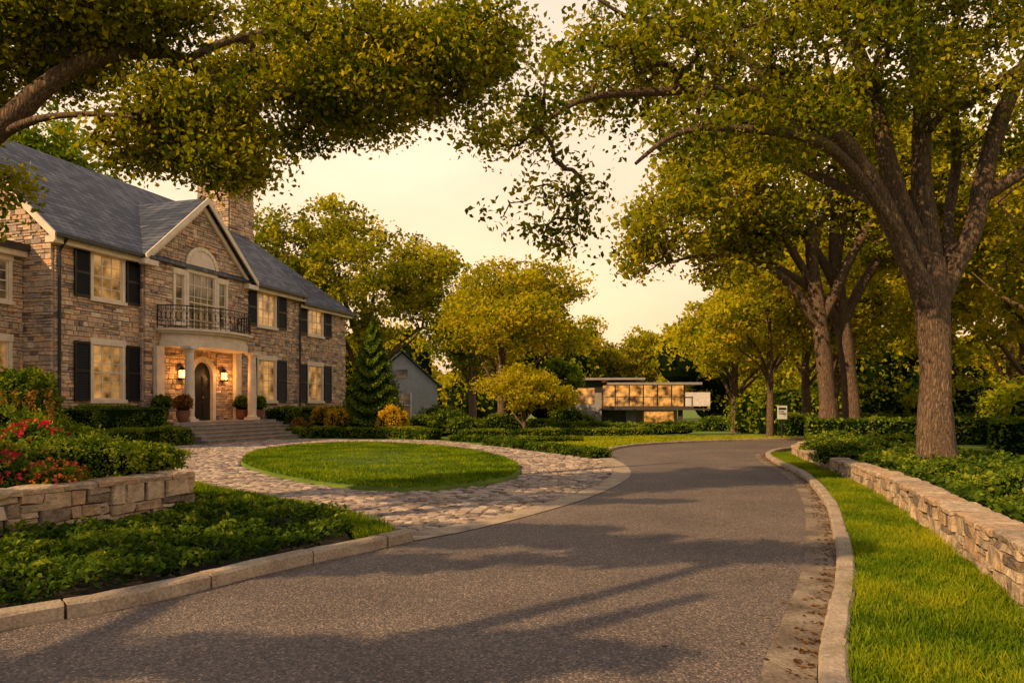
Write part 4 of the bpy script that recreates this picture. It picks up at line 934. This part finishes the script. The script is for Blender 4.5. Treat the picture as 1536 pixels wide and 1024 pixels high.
SG=empty('street_sign'); w=MB(); w.tube([(12.95,35.2,0),(12.95,35.2,1.75)],.035,8); w.obj('post',M['gutter'],SG)
w=MB(); w.box(12.72,13.18,35.13,35.16,.95,1.6); w.obj('plate',M['white'],SG); w=MB(); w.box(12.77,13.13,35.12,35.128,1.4,1.5); w.box(12.77,13.13,35.12,35.128,1.2,1.24); w.box(12.77,13.03,35.12,35.128,1.3,1.34); w.obj('lettering',M['black'],SG)

# ------------------------------------------------------------ sun, sky
el=math.radians(31); hx,hy=-.80,-.60
Ls=bpy.data.lights.new('sun','SUN'); Ls.energy=5.0; Ls.angle=math.radians(.5); Ls.color=(1,.67,.34)
so=bpy.data.objects.new('sun',Ls); COL.objects.link(so)
so.rotation_euler=Vector((-hx*math.cos(el),-hy*math.cos(el),-math.sin(el))).to_track_quat('-Z','Y').to_euler()
wd=bpy.data.worlds.new('World'); SC.world=wd; wd.use_nodes=True; nt=wd.node_tree; nt.nodes.clear()
out=N(nt,'ShaderNodeOutputWorld'); bg=N(nt,'ShaderNodeBackground'); bg.inputs[1].default_value=.12
sky=N(nt,'ShaderNodeTexSky',sky_type='NISHITA'); sky.sun_disc=False; sky.sun_elevation=el; sky.sun_rotation=math.atan2(hx,hy); sky.dust_density=3.0
tc=N(nt,'ShaderNodeTexCoord'); sp=N(nt,'ShaderNodeSeparateXYZ'); L(nt,tc.outputs['Generated'],sp.inputs[0])
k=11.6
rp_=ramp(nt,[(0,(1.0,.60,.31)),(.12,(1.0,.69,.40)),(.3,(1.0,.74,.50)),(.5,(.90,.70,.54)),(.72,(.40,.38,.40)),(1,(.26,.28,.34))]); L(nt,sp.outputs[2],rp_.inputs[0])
# bright warm half placed opposite the sun; the other dimmed and bluer to cut fill
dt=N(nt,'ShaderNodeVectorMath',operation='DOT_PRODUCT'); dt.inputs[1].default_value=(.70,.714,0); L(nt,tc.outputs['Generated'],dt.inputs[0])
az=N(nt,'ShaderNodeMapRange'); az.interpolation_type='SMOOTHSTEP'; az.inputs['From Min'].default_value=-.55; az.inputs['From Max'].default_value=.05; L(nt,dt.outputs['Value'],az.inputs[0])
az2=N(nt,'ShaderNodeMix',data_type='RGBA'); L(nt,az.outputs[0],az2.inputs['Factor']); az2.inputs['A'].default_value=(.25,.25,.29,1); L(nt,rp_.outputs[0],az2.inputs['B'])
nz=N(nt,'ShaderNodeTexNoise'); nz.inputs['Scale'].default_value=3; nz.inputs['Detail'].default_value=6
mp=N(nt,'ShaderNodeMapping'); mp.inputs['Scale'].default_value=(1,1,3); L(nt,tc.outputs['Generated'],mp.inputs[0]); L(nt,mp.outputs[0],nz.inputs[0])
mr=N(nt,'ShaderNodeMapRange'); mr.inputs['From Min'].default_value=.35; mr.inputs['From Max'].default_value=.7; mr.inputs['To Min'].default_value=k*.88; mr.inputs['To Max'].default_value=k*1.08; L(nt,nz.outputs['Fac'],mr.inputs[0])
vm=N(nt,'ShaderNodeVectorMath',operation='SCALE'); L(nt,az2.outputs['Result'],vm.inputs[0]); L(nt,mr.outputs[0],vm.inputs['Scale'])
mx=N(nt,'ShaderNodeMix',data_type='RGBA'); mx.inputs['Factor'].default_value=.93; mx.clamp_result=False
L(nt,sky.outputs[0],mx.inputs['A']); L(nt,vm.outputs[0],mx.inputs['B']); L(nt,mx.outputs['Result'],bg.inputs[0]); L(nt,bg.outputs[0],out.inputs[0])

cam=bpy.data.cameras.new('camera'); co=bpy.data.objects.new('camera',cam); COL.objects.link(co)
co.location=(0,0,1.7); co.rotation_euler=(math.radians(90),0,0); cam.lens=25.78; cam.sensor_width=36; cam.shift_y=.0605; cam.clip_end=2000; cam.clip_start=.05
SC.camera=co
SC.view_settings.view_transform='Standard'; SC.view_settings.look='None'; SC.view_settings.exposure=0
print('FACES',sum(len(m.polygons) for m in bpy.data.meshes))
